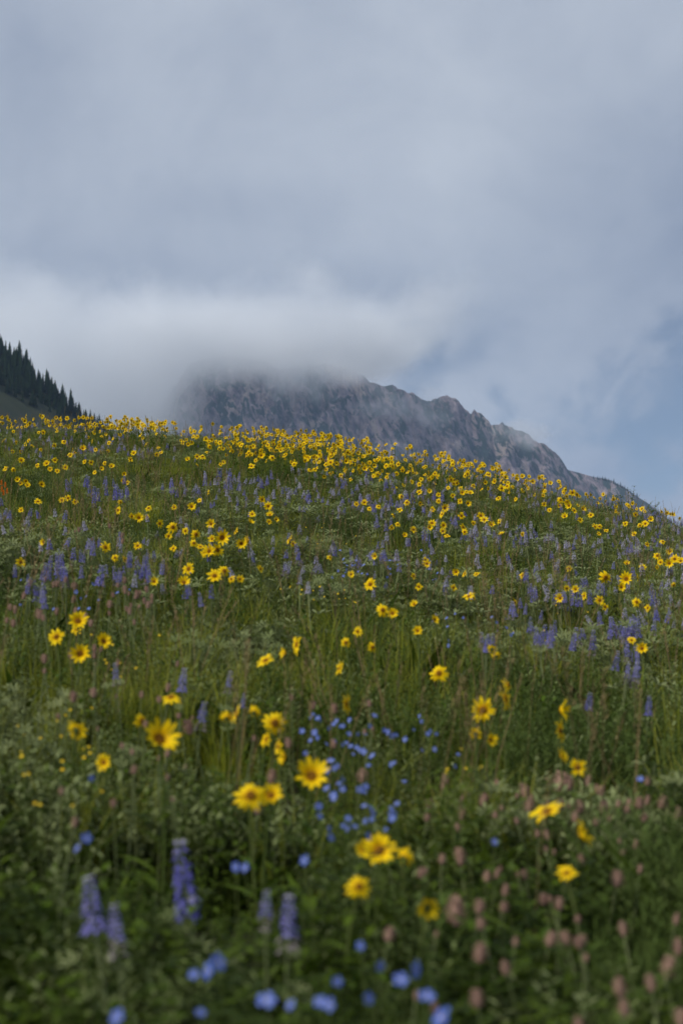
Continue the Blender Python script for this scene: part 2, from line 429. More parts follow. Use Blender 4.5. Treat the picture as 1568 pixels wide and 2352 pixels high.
# ------------------------------------------------------------------ plant shapes
V3 = Vector
def frame_from(n, up=V3((0, 0, 1))):
    z = n.normalized(); x = up.cross(z)
    if x.length < 1e-4: x = V3((1, 0, 0))
    x.normalize(); y = z.cross(x)
    return Matrix((x, y, z)).transposed()
def blade(mb, base, az, h, lean, wd, m=0, segs=4, tip=1.0, twist=0.0):
    o = V3((math.cos(az), math.sin(az), 0)); side = V3((-math.sin(az + twist), math.cos(az + twist), 0))
    prev = None
    for k in range(segs + 1):
        s = k / segs
        p = base + o * (lean * h * s * s) + V3((0, 0, h * (s - .18 * lean * s * s)))
        ww = wd * (1 - s ** 2.2) * .5
        if k == segs:
            c = mb.vert(p, tip); mb.face((prev[0], prev[1], c), m)
        else:
            a = mb.vert(p - side * ww, s * s * tip * .7); b = mb.vert(p + side * ww, s * s * tip * .7)
            if prev: mb.face((prev[0], prev[1], b, a), m)
            prev = (a, b)
def leaf(mb, base, d, L, W, m=0, droop=.3, fold=.25, shape=(0.15, .8, 1.0, .62, 0.0), roll=0.0, t=0.0):
    d = d.normalized(); side = d.cross(V3((0, 0, 1)))
    if side.length < 1e-3: side = V3((1, 0, 0))
    side.normalize(); nrm = side.cross(d)
    if roll:
        q = Matrix.Rotation(roll, 3, d); side = q @ side; nrm = q @ nrm
    rows = []
    n = len(shape) - 1
    for k, wv in enumerate(shape):
        s = k / n
        p = base + d * (L * s) - nrm * (droop * L * s * s)
        hw = W * .5 * wv
        c = mb.vert(p, t)
        if wv <= 0: rows.append((c,)); continue
        rows.append((mb.vert(p - side * hw + nrm * (fold * hw), t), c, mb.vert(p + side * hw + nrm * (fold * hw), t)))
    for a, b in zip(rows, rows[1:]):
        if len(a) == 3 and len(b) == 3:
            mb.face((a[0], a[1], b[1], b[0]), m); mb.face((a[1], a[2], b[2], b[1]), m)
        elif len(a) == 3: mb.face((a[0], a[1], b[0]), m); mb.face((a[1], a[2], b[0]), m)
def tube(mb, pts, rad, m=0, n=4, t=0.0):
    rings = []
    for k, p in enumerate(pts):
        d = (pts[min(k + 1, len(pts) - 1)] - pts[max(k - 1, 0)])
        f = frame_from(d, V3((0.3, 1, 0.1)))
        r = rad[k] if isinstance(rad, (list, tuple)) else rad
        rings.append([mb.vert(p + f @ V3((r * math.cos(6.283 * j / n), r * math.sin(6.283 * j / n), 0)), t) for j in range(n)])
    for a, b in zip(rings, rings[1:]):
        for j in range(n): mb.face((a[j], a[(j + 1) % n], b[(j + 1) % n], b[j]), m)
def palm(mb, base, nrm, Rr, n=7, m=0, r=random):
    f = frame_from(nrm)
    o = r.uniform(0, 6.28)
    for j in range(n):
        a = o + 6.283 * j / n
        d = f @ V3((math.cos(a), math.sin(a), .35)); sd = f @ V3((-math.sin(a), math.cos(a), 0)); up = f @ V3((0, 0, 1))
        L = Rr * r.uniform(.8, 1.1); wd = L * .12
        b = mb.vert(base); l = mb.vert(base + d * L * .6 - sd * wd + up * wd * .5); c = mb.vert(base + d * L * .55); q = mb.vert(base + d * L * .6 + sd * wd + up * wd * .5); t = mb.vert(base + d * L)
        mb.face((b, c, l), m); mb.face((l, c, t), m); mb.face((b, q, c), m); mb.face((c, q, t), m)

# --- sunflower: everything in units where the head is 1 across and the stem is 1 tall
def petal_shape(mb, ang, r, L=1.0, m=0, tilt=0.0):
    """one ray petal, lying outwards from the disc in the plane of the head (head normal = +z)"""
    ca, sa = math.cos(ang), math.sin(ang)
    prev = None
    prof = ((.11, .040), (.20, .066), (.31, .078), (.41, .060), (.48, .026))
    tw = r.uniform(-.25, .25)
    for k, (rr, hw) in enumerate(prof):
        rr2 = .12 + (rr - .12) * L; s = (rr - .13) / .36
        z = .02 + tilt * s + .05 * math.sin(s * 2.6) - .04 * s * s
        pts = []
        for q in (-1, 0, 1):
            x = rr2; y = hw * q; zz = z - (.025 if q == 0 else 0) + tw * hw * q
            pts.append(mb.vert((x * ca - y * sa, x * sa + y * ca, zz), max(0, 1 - s * 2.2)))
        if prev:
            mb.face((prev[0], prev[1], pts[1], pts[0]), m); mb.face((prev[1], prev[2], pts[2], pts[1]), m)
        prev = pts
    tipv = mb.vert((( .12 + .40 * L) * ca, (.12 + .40 * L) * sa, .02 + tilt - .01), 0)
    mb.face((prev[0], prev[1], tipv), m); mb.face((prev[1], prev[2], tipv), m)
def disc_shape(mb, r, m=0, ms=1):
    n = 12
    rings = []
    for rad, z, t in ((.15, .0, 1), (.148, .045, 1), (.115, .075, .4), (.055, .07, 0), (.0, .055, 0)):
        if rad == 0: rings.append([mb.vert((0, 0, z), t)])
        else: rings.append([mb.vert((rad * math.cos(6.283 * j / n) * r.uniform(.93, 1.07), rad * math.sin(6.283 * j / n) * r.uniform(.93, 1.07), z + r.uniform(-.01, .01)), t) for j in range(n)])
    for a, b in zip(rings, rings[1:]):
        for j in range(n):
            if len(b) == 1: mb.face((a[j], a[(j + 1) % n], b[0]), m)
            else: mb.face((a[j], a[(j + 1) % n], b[(j + 1) % n], b[j]), m)
    # green bracts behind
    c = mb.vert((0, 0, -.07))
    for j in range(n):
        mb.face((rings[0][(j + 1) % n], rings[0][j], c), ms)
    for j in range(10):
        a = 6.283 * j / 10 + .2
        p0 = mb.vert((.13 * math.cos(a - .25), .13 * math.sin(a - .25), -.02)); p1 = mb.vert((.13 * math.cos(a + .25), .13 * math.sin(a + .25), -.02)); p2 = mb.vert((.25 * math.cos(a), .25 * math.sin(a), -.035))
        mb.face((p0, p1, p2), ms)
rr_ = random.Random(3)
PETALS = []                                         # each entry: a list of single-petal meshes and the matching joined mesh
for v in range(6):
    n = (12, 13, 14, 13, 15, 11)[v]; tl = (.0, .05, .20, -.16, .02, .30)[v]
    single = []; joint = MB()
    for j in range(n):
        a = 6.283 * j / n + rr_.uniform(-.13, .13); L = rr_.uniform(.72, 1.10); q = rr_.uniform(-.10, .10) + tl
        if rr_.random() < .05: continue
        sd = rr_.random()
        for mb in (MB(), joint):
            petal_shape(mb, a, random.Random(sd), L, 0, q)
            if mb is not joint: single.append(mb.mesh('petal', [M['petal']], True))
    PETALS.append((single, joint.mesh('petals', [M['petal']], True)))
DISCS = []
for v in range(3):
    mb = MB(); disc_shape(mb, rr_); DISCS.append(mb.mesh('flower_head', [M['disc'], M['stem']], True))
STEMS = []
for v in range(4):
    mb = MB(); b = rr_.uniform(-.05, .05)
    tube(mb, [V3((b * math.sin(math.pi * s) * .4, .03 * math.sin(math.pi * s) * v / 3, s)) for s in (-.03, .25, .5, .75, 1)], .0032, 0, 5)
    STEMS.append(mb.mesh('stem', [M['stem']], True))
LEAVES = []
for v in range(3):
    mb = MB(); leaf(mb, V3((0, 0, 0)), V3((1, 0, .5 + .2 * v)), 1.0, .24, 0, .35, .3); LEAVES.append(mb.mesh('leaf', [M['forb2']], True))

def sunflower(head, H, dia, nrm, label, group, near, r=random):
    base = V3((head.x, head.y, head.z - H))
    # the stem leans a little; the root sits on the ground under it
    dx, dy = r.uniform(-.04, .04), r.uniform(-.02, .05)
    bx, by = head.x + dx, head.y + dy
    bz = float(G(bx, by))
    e = link('sunflower', None, loc=(bx, by, bz))
    tag(e, label, 'flower', group)
    ax = V3((head.x - bx, head.y - by, head.z - bz)); L = ax.length
    fr = frame_from(ax, V3((0, 1, 0))).to_4x4()
    link('stem', r.choice(STEMS), e, mat=fr @ Matrix.Diagonal((1.15, 1.15, L, 1)))
    f = frame_from(nrm).to_4x4() @ Matrix.Rotation(r.uniform(0, 6.28), 4, 'Z')
    hd = link('flower_head', r.choice(DISCS), e, mat=Matrix.Translation(ax) @ f @ Matrix.Diagonal((dia, dia, dia, 1)))
    single, joint = r.choice(PETALS)
    if near:
        for pm in single: link('petal', pm, hd)
        for k in range(3):
            s = r.uniform(.25, .8); ll = .16 * (1.15 - s)
            link('leaf', r.choice(LEAVES), e, mat=Matrix.Translation(ax * s) @ Matrix.Rotation(r.uniform(0, 6.28), 4, 'Z') @ Matrix.Diagonal((ll, ll, ll, 1)))
    else:
        link('petals', joint, hd)
    return e

# --- sunflowers read off the photograph: x, y, apparent width (picture 1568 wide), and how the head is turned
F = []
def add(ox, oy, s): F.extend((ox + .5 * a[0], oy + .5 * a[1], .5 * a[2], a[3] if len(a) > 3 else '') for a in s)
add(0, 721, [(380,618,34),(323,648,28),(98,672,32),(25,712,30),(62,716,26),(170,695,28),(215,688,34),(252,672,30),(230,712,26),(263,722,26),(300,705,30),(80,762,30),(95,778,24),(120,768,28),(127,788,28),(190,783,34),
  (173,863,40),(97,901,30),(285,855,32),(313,846,34),(345,863,30),(200,1050,36),(95,1140,48),(553,865,28),(543,902,40),(512,700,30),(467,710,24),(480,685,24),(435,728,24),(390,680,24),(418,682,28),(615,640,30),(600,668,28),
  (720,645,26),(863,668,26),(740,636,22),(570,735,24),(565,765,24),(585,775,24),(605,930,34),(638,937,48),(682,892,34),(678,934,28),(733,963,42),(800,888,30),(880,886,42),(916,858,28),(958,820,26,'s'),(1203,852,38),(1232,882,44),
  (1158,920,36),(1150,958,36,'u'),(1240,925,38),(1268,945,28),(1235,955,30),(793,980,58),(775,1020,38),(852,997,36),(900,1013,52),(890,1053,42),(920,1070,36),(970,965,46),(975,1035,38),(1020,1028,76),(1085,1000,36,'s'),
  (960,1090,62),(998,1085,66),(940,1100,42),(1108,1055,54),(1138,1045,46,'s'),(483,1073,58),(632,1066,42),(796,1078,32),(528,1120,36),(572,1130,36,'s'),(866,1172,62),(845,1235,62),(708,1230,46),(985,1205,72),(1030,1180,56),
  (1062,1218,40),(1102,1218,26),(1195,1172,34,'s'),(1515,1118,34),(1330,1040,44,'s'),(1345,1055,30),(1105,600,28),(1200,650,34),(1250,660,34),(1155,700,34),(1350,690,28),(1410,660,28),(1455,660,30),(1518,682,34),(930,655,34),(905,655,28)])
add(784, 784, [(550,802,38),(545,735,30),(580,745,34),(555,695,28),(592,697,30),(640,800,38),(655,820,42),(688,843,36),(725,828,28,'s'),(720,720,30),(735,675,38),(760,665,32),(805,632,26),(830,620,26),(878,645,26),(678,612,24),
  (960,652,26),(1020,685,22),(1005,728,36),(1000,755,26),(1035,740,36),(1045,755,36),(1060,695,36),(1080,705,30),(1068,778,34),(1108,770,32),(1095,820,32),(1025,805,34),(930,748,28),(925,707,24),(955,775,24),(1163,852,36),
  (1185,850,28),(1182,884,24),(1215,870,28,'u'),(1145,798,30),(1303,838,28),(1345,888,30),(1350,795,28),(1395,838,36),(1420,818,30),(1370,845,26),(1318,757,26),(1380,770,28,'s'),(1495,788,24),(1520,795,28),(1475,920,30),
  (1403,933,28),(1450,985,42),(1465,1015,32),(1448,1038,22),(1508,965,36),(1505,1020,46),(1530,1000,46),(1558,1010,38),(1383,1038,38),(1310,1022,32),(1212,1085,66),(1308,1092,68),(1285,1130,42),(1358,1085,36,'s'),(1185,1190,48),
  (1355,1198,48),(1407,1225,34,'s'),(1210,1220,32),(1075,1140,38),(1035,1135,34),(1005,1180,48),(1115,1170,38,'s'),(830,1075,32,'s'),(795,1200,28,'s'),(1045,1045,30),(1525,1120,24),(558,855,42),(565,875,32),(468,845,36),
  (465,872,32),(415,835,42),(405,855,32),(475,765,42),(462,795,36,'s'),(418,772,30),(445,733,28),(300,740,34),(268,775,30),(275,712,32),(358,693,30),(405,688,26),(360,745,26),(240,800,28,'s'),(258,840,28),(230,855,30),
  (330,865,36),(290,890,28),(605,835,28),(735,885,30,'u'),(830,885,26),(800,725,24),(445,705,26),(385,1005,28),(392,1022,40),(155,987,36),(45,1070,32),(133,1117,62),(527,1060,38),(566,1068,32,'s'),(620,1070,24,'u'),(514,1132,28),
  (585,1172,58,'u'),(602,1180,32),(335,1210,42),(190,1235,66),(235,1250,52),(355,1128,28),(330,1080,34),(68,748,28),(105,740,32),(128,768,26),(170,758,30),(485,895,32,'u')])
add(0, 1286, [(358,282,92),(350,318,56),(260,355,82),(368,432,98),(475,375,76),(1365,390,84,'s'),(1310,430,52,'s'),(1220,465,90,'u'),(1560,500,62,'s'),(785,632,92,'u'),(650,740,72,'s'),(730,825,178),(350,785,104,'b'),(478,932,74),
  (1040,730,62,'b'),(1088,710,84,'s'),(1165,703,58,'b'),(1262,750,114),(1225,825,74,'s'),(1280,860,44,'s'),(1310,905,54,'s'),(1430,995,164,'d'),(1150,1085,148,'d'),(1245,1085,114,'d')])
add(784, 1286, [(448,522,87),(650,690,118),(748,640,104,'s'),(765,575,64,'s'),(1005,690,96,'s'),(1000,785,96,'s'),(1008,905,44,'s'),(1085,955,84),(615,800,42,'b'),(682,828,36),(20,665,82,'s'),(143,402,54),(20,380,46),(75,330,46),
  (350,328,42),(427,275,40),(1380,408,58),(1332,370,38),(690,410,42,'b'),(712,445,42,'b')])
add(784, 1787.5, [(945,158,156,'x'),(1095,260,122,'s'),(175,335,156,'d'),(105,335,96,'d'),(285,370,72,'b'),(80,500,120,'d'),(395,595,88,'b'),(1035,440,54,'u')])
SPECIAL = {
  (365, 1698): 'largest open yellow sunflower, broad petals, beside tall pink spikes',
  (325, 1656): 'half-open yellow sunflower peeking over the largest bloom',
  (715, 1783): 'wide yellow sunflower tipped upward behind small blue flax blossoms',
  (575, 1828): 'dark-eyed yellow sunflower overlapping a smaller twin bloom',
  (622, 1828): 'smaller twin sunflower tucked behind a dark-eyed bloom',
  (1109, 1631): 'big open sunflower with a folded bloom above its shoulder',
  (1158, 1606): 'folded yellow sunflower above the shoulder of a big open bloom',
  (1286, 1631): 'narrow edge-on sunflower standing alone, upper of two in a line',
  (1284, 1678): 'narrow edge-on sunflower, lower of two in a line',
  (1008, 1547): 'solitary open sunflower above a feathery green mound',
  (1326, 1763): 'open sunflower with orange eye above the pink spikes',
  (1256, 1866): 'sunflower tilted back among pink spikes, petals bunched in an arc',
  (1331, 1917): 'narrow upright sunflower bloom just below the arc-shaped one',
  (871, 1955): 'broad drooping sunflower beside bright blue flax, two small blooms at its sides',
  (836, 1955): 'small sunflower at the side of the broad drooping bloom',
  (926, 1972): 'small sunflower bud-like bloom at the other side of the broad drooping bloom',
  (824, 2037): 'drooping sunflower with skirt-like petals, lower down than the broad bloom',
  (981, 2085): 'ragged yellow sunflower facing away, above the dim leafy foliage',
  (130, 1463): 'round sunflower, lowest-set of four in a loose square group',
  (179, 1427): 'sunflower at the top of four in a loose square group',
  (184, 1502): 'sunflower at the bottom of four in a loose square group',
  (237, 1473): 'sunflower at the side of four in a loose square group',
  (175, 1678): 'ragged yellow sunflower facing away among pink spikes',
  (239, 1752): 'small round sunflower low among pale clover heads',
  (631, 1661): 'sunflower with hanging petals above a line of smaller side blooms',
}
SPECIAL[(130, 1463)] = 'round flat-faced sunflower at the outer corner of four loosely grouped blooms'
def normal_for(k, r):
    j = lambda s: r.gauss(0, s)
    if k == 's': return V3((r.choice((-1, 1)) * r.uniform(.8, 1.0), -.42 + j(.1), .3 + j(.12)))
    if k == 'u': return V3((j(.25), -.55, .9))
    if k == 'd': return V3((j(.15), -.85, .45))
    if k == 'b': return V3((j(.4), .8, .35))
    if k == 'x': return V3((-.45, -.35, .95))
    return V3((j(.42), -1, .25 + j(.28)))
F.sort(key=lambda f: -f[2])
for (px, py, s, k) in F:
    dia = .085 if s > 30 else .078
    head, H, D = solve(px, py, .50 if s < 60 else .46, s * (1.0 if k not in ('s', 'b') else 1.1), dia)
    size = min(.115, max(.05, s * D / FPX * 1.05))
    if k == 's': size = min(.11, size * 1.1)
    best = min(SPECIAL, key=lambda q: (q[0] - px) ** 2 + (q[1] - py) ** 2)
    grp = None
    if (best[0] - px) ** 2 + (best[1] - py) ** 2 < 60:
        lab = SPECIAL.pop(best)
        if not SPECIAL: SPECIAL[(-999, -999)] = ''
        grp = 'large sunflowers low on the slope'
    elif py < 1112: lab, grp = 'small yellow sunflower in the crowded yellow band along the ridge crest', 'sunflowers along the ridge crest'
    elif 1190 < py < 1350 and 370 < px < 580: lab, grp = 'yellow sunflower in the crowded clump of blooms above the pink spikes', 'clump of sunflowers above the pink spikes'
    elif py > 1280 and px > 1130: lab, grp = 'yellow sunflower standing in the thick patch of purple lupines', 'sunflowers in the lupine patch'
    elif py < 1290: lab, grp = 'small yellow sunflower scattered in the grass below the ridge crest', 'sunflowers below the ridge crest'
    elif k == 's': lab, grp = 'yellow sunflower turned sideways in the grassy middle of the slope', 'sideways sunflowers on the middle slope'
    elif k in 'bu' and k: lab, grp = 'yellow sunflower facing up or away on the middle slope', 'upturned sunflowers on the middle slope'
    else: lab, grp = 'open yellow sunflower in the grassy middle of the slope', 'sunflowers on the middle slope'
    sunflower(head, H, size, normal_for(k, random), lab, grp, s >= 26)
N_SUN = len(F)

# --- lupine
def spike_mesh(seed, young):
    r = random.Random(seed); mb = MB()
    whorls = 10
    for k in range(whorls):
        s = k / (whorls - 1); z = .02 + .92 * s
        rad = .19 * (1 - .62 * s) + .02
        n = 7 if s < .75 else 5
        old = (not young) and s < .30
        for j in range(n):
            if r.random() < (.4 if old else .16): continue
            a = 6.283 * (j + .5 * (k % 2)) / n + r.uniform(-.2, .2)
            o = V3((math.cos(a), math.sin(a), 0)); sd = V3((-math.sin(a), math.cos(a), 0))
            c = V3((0, 0, z + r.uniform(-.012, .012))) + o * rad * .25
            L = rad * r.uniform(.7, 1.05); h = .042 * (1.15 - .5 * s); wd = .044 * (1.1 - .5 * s)
            tv = 1.0 if s > .93 else (r.uniform(.5, 1.0) if r.random() < .09 else max(0, (s - .75) * 1.2) * r.random())
            m = 1 if old else 0
            b = mb.vert(c, tv); tip = mb.vert(c + o * L + V3((0, 0, -.3 * L)), tv * .6)
            u = mb.vert(c + o * L * .55 + V3((0, 0, h)), tv); l = mb.vert(c + o * L * .6 - sd * wd + V3((0, 0, -.005)), 0); q = mb.vert(c + o * L * .6 + sd * wd + V3((0, 0, -.005)), 0); d = mb.vert(c + o * L * .55 + V3((0, 0, -h * .8)), 0)
            for x, y in ((u, l), (l, d), (d, q), (q, u)):
                mb.face((b, x, y), m); mb.face((tip, y, x), m)
    tube(mb, [V3((0, 0, 0)), V3((0, 0, .5)), V3((0, 0, .97))], [.022, .018, .01], 2, 4)
    return mb.mesh('flower_spike', [M['lupine'], M['lupine_old'], M['silver']])
SPIKES = [spike_mesh(s, s % 2 == 0) for s in range(6)]
LUPSTEM = []
for v in range(2):
    mb = MB(); tube(mb, [V3((0, 0, -.03)), V3((.01 * v, .01, .5)), V3((0, 0, 1))], .0028, 0, 4); LUPSTEM.append(mb.mesh('stem', [M['silver']]))
PALM = []
for v in range(3):
    mb = MB(); r = random.Random(v)
    tip = V3((.09, 0, .07 + .02 * v)); tube(mb, [V3((0, 0, 0)), tip * .5 + V3((0, 0, .02)), tip], .0012, 0, 3)
    palm(mb, tip, V3((.5, 0, 1)), .055, 7, 0, r); PALM.append(mb.mesh('leaf', [M['silver']]))
def lupine(px, py, L, label, group, h=.46, nleaf=1, wide=1.0):
    top, H, D = solve(px, py, h)
    bx, by = top.x + random.uniform(-.07, .07), top.y + random.uniform(-.06, .06)
    bz = float(G(bx, by))
    e = link('lupine', None, loc=(bx, by, bz)); tag(e, label, 'flower', group)
    ax = V3((top.x - bx, top.y - by, top.z - bz)); L = min(L, ax.length * .6)
    fr = frame_from(ax, V3((0, 1, 0))).to_4x4()
    st = ax.length - L
    link('stem', random.choice(LUPSTEM), e, mat=fr @ Matrix.Diagonal((1, 1, st, 1)))
    wd = min(.13, L) * wide * random.uniform(.9, 1.25)
    link('flower_spike', random.choice(SPIKES), e, mat=fr @ Matrix.Translation((0, 0, st)) @ Matrix.Rotation(random.uniform(0, 6.28), 4, 'Z') @ Matrix.Diagonal((wd, wd, L, 1)))
    for k in range(nleaf):
        link('leaf', random.choice(PALM), e, mat=fr @ Matrix.Translation((0, 0, st * random.uniform(.45, .95))) @ Matrix.Rotation(random.uniform(0, 6.28), 4, 'Z') @ Matrix.Scale(random.uniform(.8, 1.2) * (.55 if nleaf > 1 else 1), 4))
for (px, py, L, lab) in ((410, 1925, .165, 'tall violet lupine spike with fading grey lower florets, standing alone in dark foliage'),
                         (205, 2008, .105, 'violet lupine spike, taller of a close pair above a grey-green mound'),
                         (262, 2072, .095, 'violet lupine spike with pale tip, shorter of a close pair'),
                         (612, 2042, .075, 'short violet lupine spike next to a faded grey spike'),
                         (664, 2052, .11, 'faded greyish lupine spike next to a short violet one'),
                         (425, 1533, .09, 'deep blue lupine spike with pale tip in shaded grass'),
                         (530, 1540, .085, 'purple lupine spike beside tan grass seed heads'),
                         (264, 1522, .085, 'slim blue lupine spike below four grouped sunflowers'),
                         (560, 1592, .05, 'small violet lupine tip in dark grass near the seed heads'),
                         (470, 1610, .10, 'thin faded lupine spike above a folded sunflower'),
                         (1355, 1590, .07, 'small blue lupine spike in the green foliage near edge-on sunflowers'),
                         (1492, 1597, .08, 'slim dark blue lupine spike rising from plain green foliage')):
    lupine(px, py, L, lab, 'single lupines low on the slope', nleaf=4)
LB = [  # box in the picture, how many, spike length
 (1180,1305,1568,1360, 30, .10, 'violet lupine spike in the thick patch around the big sunflowers'), (1110,1350,1568,1460, 58, .095, 'violet lupine spike in the thick patch around the big sunflowers'),
 (1395,1480,1460,1530, 9, .10, 'deep violet lupine spike in a tight cluster below the lupine patch'),
 (110,1225,370,1315, 44, .10, 'violet lupine spike in the hazy drift above the pink spikes'), (0,1300,120,1400, 10, .08, 'violet lupine spike in the hazy drift above the pink spikes'),
 (860,1180,1260,1240, 26, .11, 'violet lupine spike in the band beneath the ridge sunflowers'), (640,1085,1010,1150, 30, .12, 'violet lupine spike in the band beneath the ridge sunflowers'),
 (360,1075,620,1125, 26, .13, 'pale violet lupine spike among grey-green foliage on the upper slope'), (130,1085,330,1140, 20, .12, 'pale violet lupine spike among grey-green foliage on the upper slope'),
 (1230,1180,1568,1250, 18, .11, 'violet lupine spike on the shoulder where the ridge falls away'),
 (650,1225,900,1290, 14, .08, 'pale silvery lupine spike in the silver-leaved patch'), (430,1330,480,1360, 4, .08, 'violet lupine spike just below the crowded sunflower clump')]
for (x0, y0, x1, y1, n, L, lab) in LB:
    cl = [(random.uniform(x0, x1), random.uniform(y0, y1)) for _ in range(max(2, n // 4))]
    for k in range(n):
        c = random.choice(cl)
        px = min(max(random.gauss(c[0], 16), x0 - 5), x1 + 5); py = min(max(random.gauss(c[1], 8), y0), y1)
        lupine(px, py, L * random.uniform(.65, 1.15), lab, lab.replace('violet lupine spike', 'lupines').replace('pale ', '').replace('deep ', '').replace('silvery lupine spike', 'lupines'), .44 + random.uniform(-.06, .06), 1)

# --- blue flax
def flax_flower(seed):
    r = random.Random(seed); mb = MB()
    for j in range(5):
        a = 6.283 * j / 5 + r.uniform(-.1, .1); ca, sa = math.cos(a), math.sin(a)
        pts = [(.05, .04, 0), (.26, .15, .09), (.42, .19, .10), (.50, .09, .07)]
        prev = None
        for k, (x, hw, z) in enumerate(pts):
            l, q = mb.vert((x * ca + hw * sa, x * sa - hw * ca, z + r.uniform(-.01, .02)), .8 if k == 0 else .0), mb.vert((x * ca - hw * sa, x * sa + hw * ca, z + r.uniform(-.01, .02)), .8 if k == 0 else .0)
            if prev: mb.face((prev[0], prev[1], q, l), 0)
            prev = (l, q)
    c = [mb.vert((.05 * math.cos(k * 1.57), .05 * math.sin(k * 1.57), .05), 1) for k in range(4)]; tp = mb.vert((0, 0, .13), 1)
    for k in range(4): mb.face((c[k], c[(k + 1) % 4], tp), 1)
    return mb.mesh('flower', [M['flax'], M['cinq']], True)
FLAX = [flax_flower(s) for s in range(4)]
FSTEM = []
for v in range(3):
    mb = MB(); r = random.Random(50 + v)
    tube(mb, [V3((0, 0, -.03)), V3((.02, 0, .5)), V3((0, 0, 1))], .0014, 0, 3)
    for k in range(9):
        s = .12 + .08 * k; a = r.uniform(0, 6.28)
        leaf(mb, V3((.02 * math.sin(math.pi * s), 0, s)), V3((math.cos(a), math.sin(a), .18)), .022, .004, 0, .1, .1, (.3, 1, .6, 0))
    FSTEM.append(mb.mesh('stem', [M['stem']]))
def flax(px, py, label, group, dia=.030, h=.42, extra=0):
    top, H, D = solve(px, py, h)
    bx, by = top.x + random.uniform(-.05, .05), top.y + random.uniform(-.02, .06)
    bz = float(G(bx, by)); e = link('flax', None, loc=(bx, by, bz)); tag(e, label, 'flower', group)
    for k in range(1 + extra):
        ax = V3((top.x - bx, top.y - by, top.z - bz))
        if k: ax = ax + V3((random.uniform(-.05, .05), random.uniform(-.05, .05), random.uniform(-.08, -.005)))
        link('stem', random.choice(FSTEM), e, mat=frame_from(ax, V3((0, 1, 0))).to_4x4() @ Matrix.Diagonal((1, 1, ax.length, 1)))
        nrm = V3((random.gauss(0, .8), -.8, random.uniform(-.2, 1.4)))
        d = dia * (random.uniform(.85, 1.05) if 'single' in group else random.uniform(.5, .85))
        link('flower', random.choice(FLAX), e, mat=Matrix.Translation(ax) @ frame_from(nrm).to_4x4() @ Matrix.Diagonal((d, d, d, 1)))
for (px, py, d, lab) in ((500,2212,.034,'bright blue flax blossom at the top of a tight trio'), (480,2232,.034,'bright blue flax blossom in the lower half of a tight trio'), (445,2240,.02,'small blue flax bud beside a tight trio of blossoms'),
    (612,2300,.034,'single large pale-centred blue flax blossom low in the foliage'), (668,2310,.02,'small round blue flax bloom beside a large pale-centred one'), (735,2303,.022,'darker blue flax bloom in a side by side pair'), (757,2308,.026,'brighter blue flax bloom in a side by side pair'),
    (845,2295,.024,'upright narrow blue flax bloom alone in dim leaves'), (952,2228,.036,'violet-blue flax blossom, roundest of the low group'), (920,2252,.03,'blue flax blossom tucked below the roundest one'), (980,2290,.032,'tall narrow blue flax blossom hanging beneath its neighbours'),
    (1015,2340,.042,'largest blue flax blossom at the foot of the meadow'), (872,2220,.022,'small blue flax bloom below a pink spike'), (270,2338,.03,'dim blue flax blossom deep in grey-green leaves'), (460,2328,.018,'pale small flax bud low in the leaves'),
    (198,1926,.026,'vivid blue flax bloom above a violet lupine spike'), (178,1950,.02,'pale blue flax bud hanging over a violet lupine spike'), (542,1992,.022,'blue flax bloom, one of two touching in shade'), (562,1994,.022,'violet-tinged flax bloom, one of two touching in shade'),
    (700,1977,.026,'bright blue flax bloom on a bare patch of green stems'), (209,1788,.02,'small blue flax bloom below round sunflower'), (828,2173,.018,'small dim blue flax bloom above dark leaves'), (775,2255,.018,'small blue flax bloom between larger low ones'),
    (1135,1935,.018,'tiny violet-blue flax bloom among pink spikes'), (1470,1790,.022,'violet-blue flax bloom among pink spikes near dark green leaves')):
    flax(px, py, lab, 'single flax blooms low on the slope', d)
for (x0, y0, x1, y1, n, lab) in ((680,1640,800,1710,15,'blue flax bloom in the loose cluster above the tilted sunflower'), (800,1640,1070,1760,24,'blue flax bloom scattered in grass beside the feathery green mound'), (720,1845,925,1935,17,'blue flax bloom in the dense cluster between drooping sunflowers'),
    (740,1745,900,1830,10,'blue flax bloom in the dense cluster between drooping sunflowers'), (760,1255,1010,1320,22,'tiny blue flax bloom in the silver-leaved patch'), (30,1330,330,1400,9,'tiny blue flax bloom in the hazy lupine drift'),
    (1000,1400,1180,1480,10,'tiny blue flax bloom at the edge of the lupine patch'), (840,1150,980,1185,6,'tiny blue flax bloom in the silver-leaved patch')):
    for k in range(n):
        flax(random.uniform(x0, x1), random.uniform(y0, y1), lab, lab.replace('blue flax bloom', 'flax blooms'), .028 * random.uniform(.8, 1.15), .42, 0 if k % 3 else 1)

# --- pink spikes
def pink_mesh(seed):
    r = random.Random(seed); mb = MB()
    n = 84
    for k in range(n):
        s = (k + .5) / n; z = s; a = k * 2.39996 + r.uniform(-.2, .2)
        rad = .30 * math.sin(math.pi * min(1, .12 + s * .86)) ** .7
        o = V3((math.cos(a), math.sin(a), 0)); sd = V3((-math.sin(a), math.cos(a), 0))
        c = V3((0, 0, z * .94)) + o * rad * .55
        L = r.uniform(.14, .30); d = (o * (1.15 - s * .6) + V3((0, 0, .35 + s))).normalized(); wd = .045
        t = r.random() ** 2 * (1 - s * .5)
        b = mb.vert(c, t); l = mb.vert(c + d * L * .5 - sd * wd, t); q = mb.vert(c + d * L * .5 + sd * wd, t); tp = mb.vert(c + d * L, 0); u = mb.vert(c + d * L * .5 + o * .05, t)
        mb.face((b, u, l)); mb.face((l, u, tp)); mb.face((b, q, u)); mb.face((u, q, tp))
    tube(mb, [V3((0, 0, -.02)), V3((0, 0, .5)), V3((0, 0, .95))], [.14, .16, .06], 0, 6)
    return mb.mesh('flower_spike', [M['pink']])
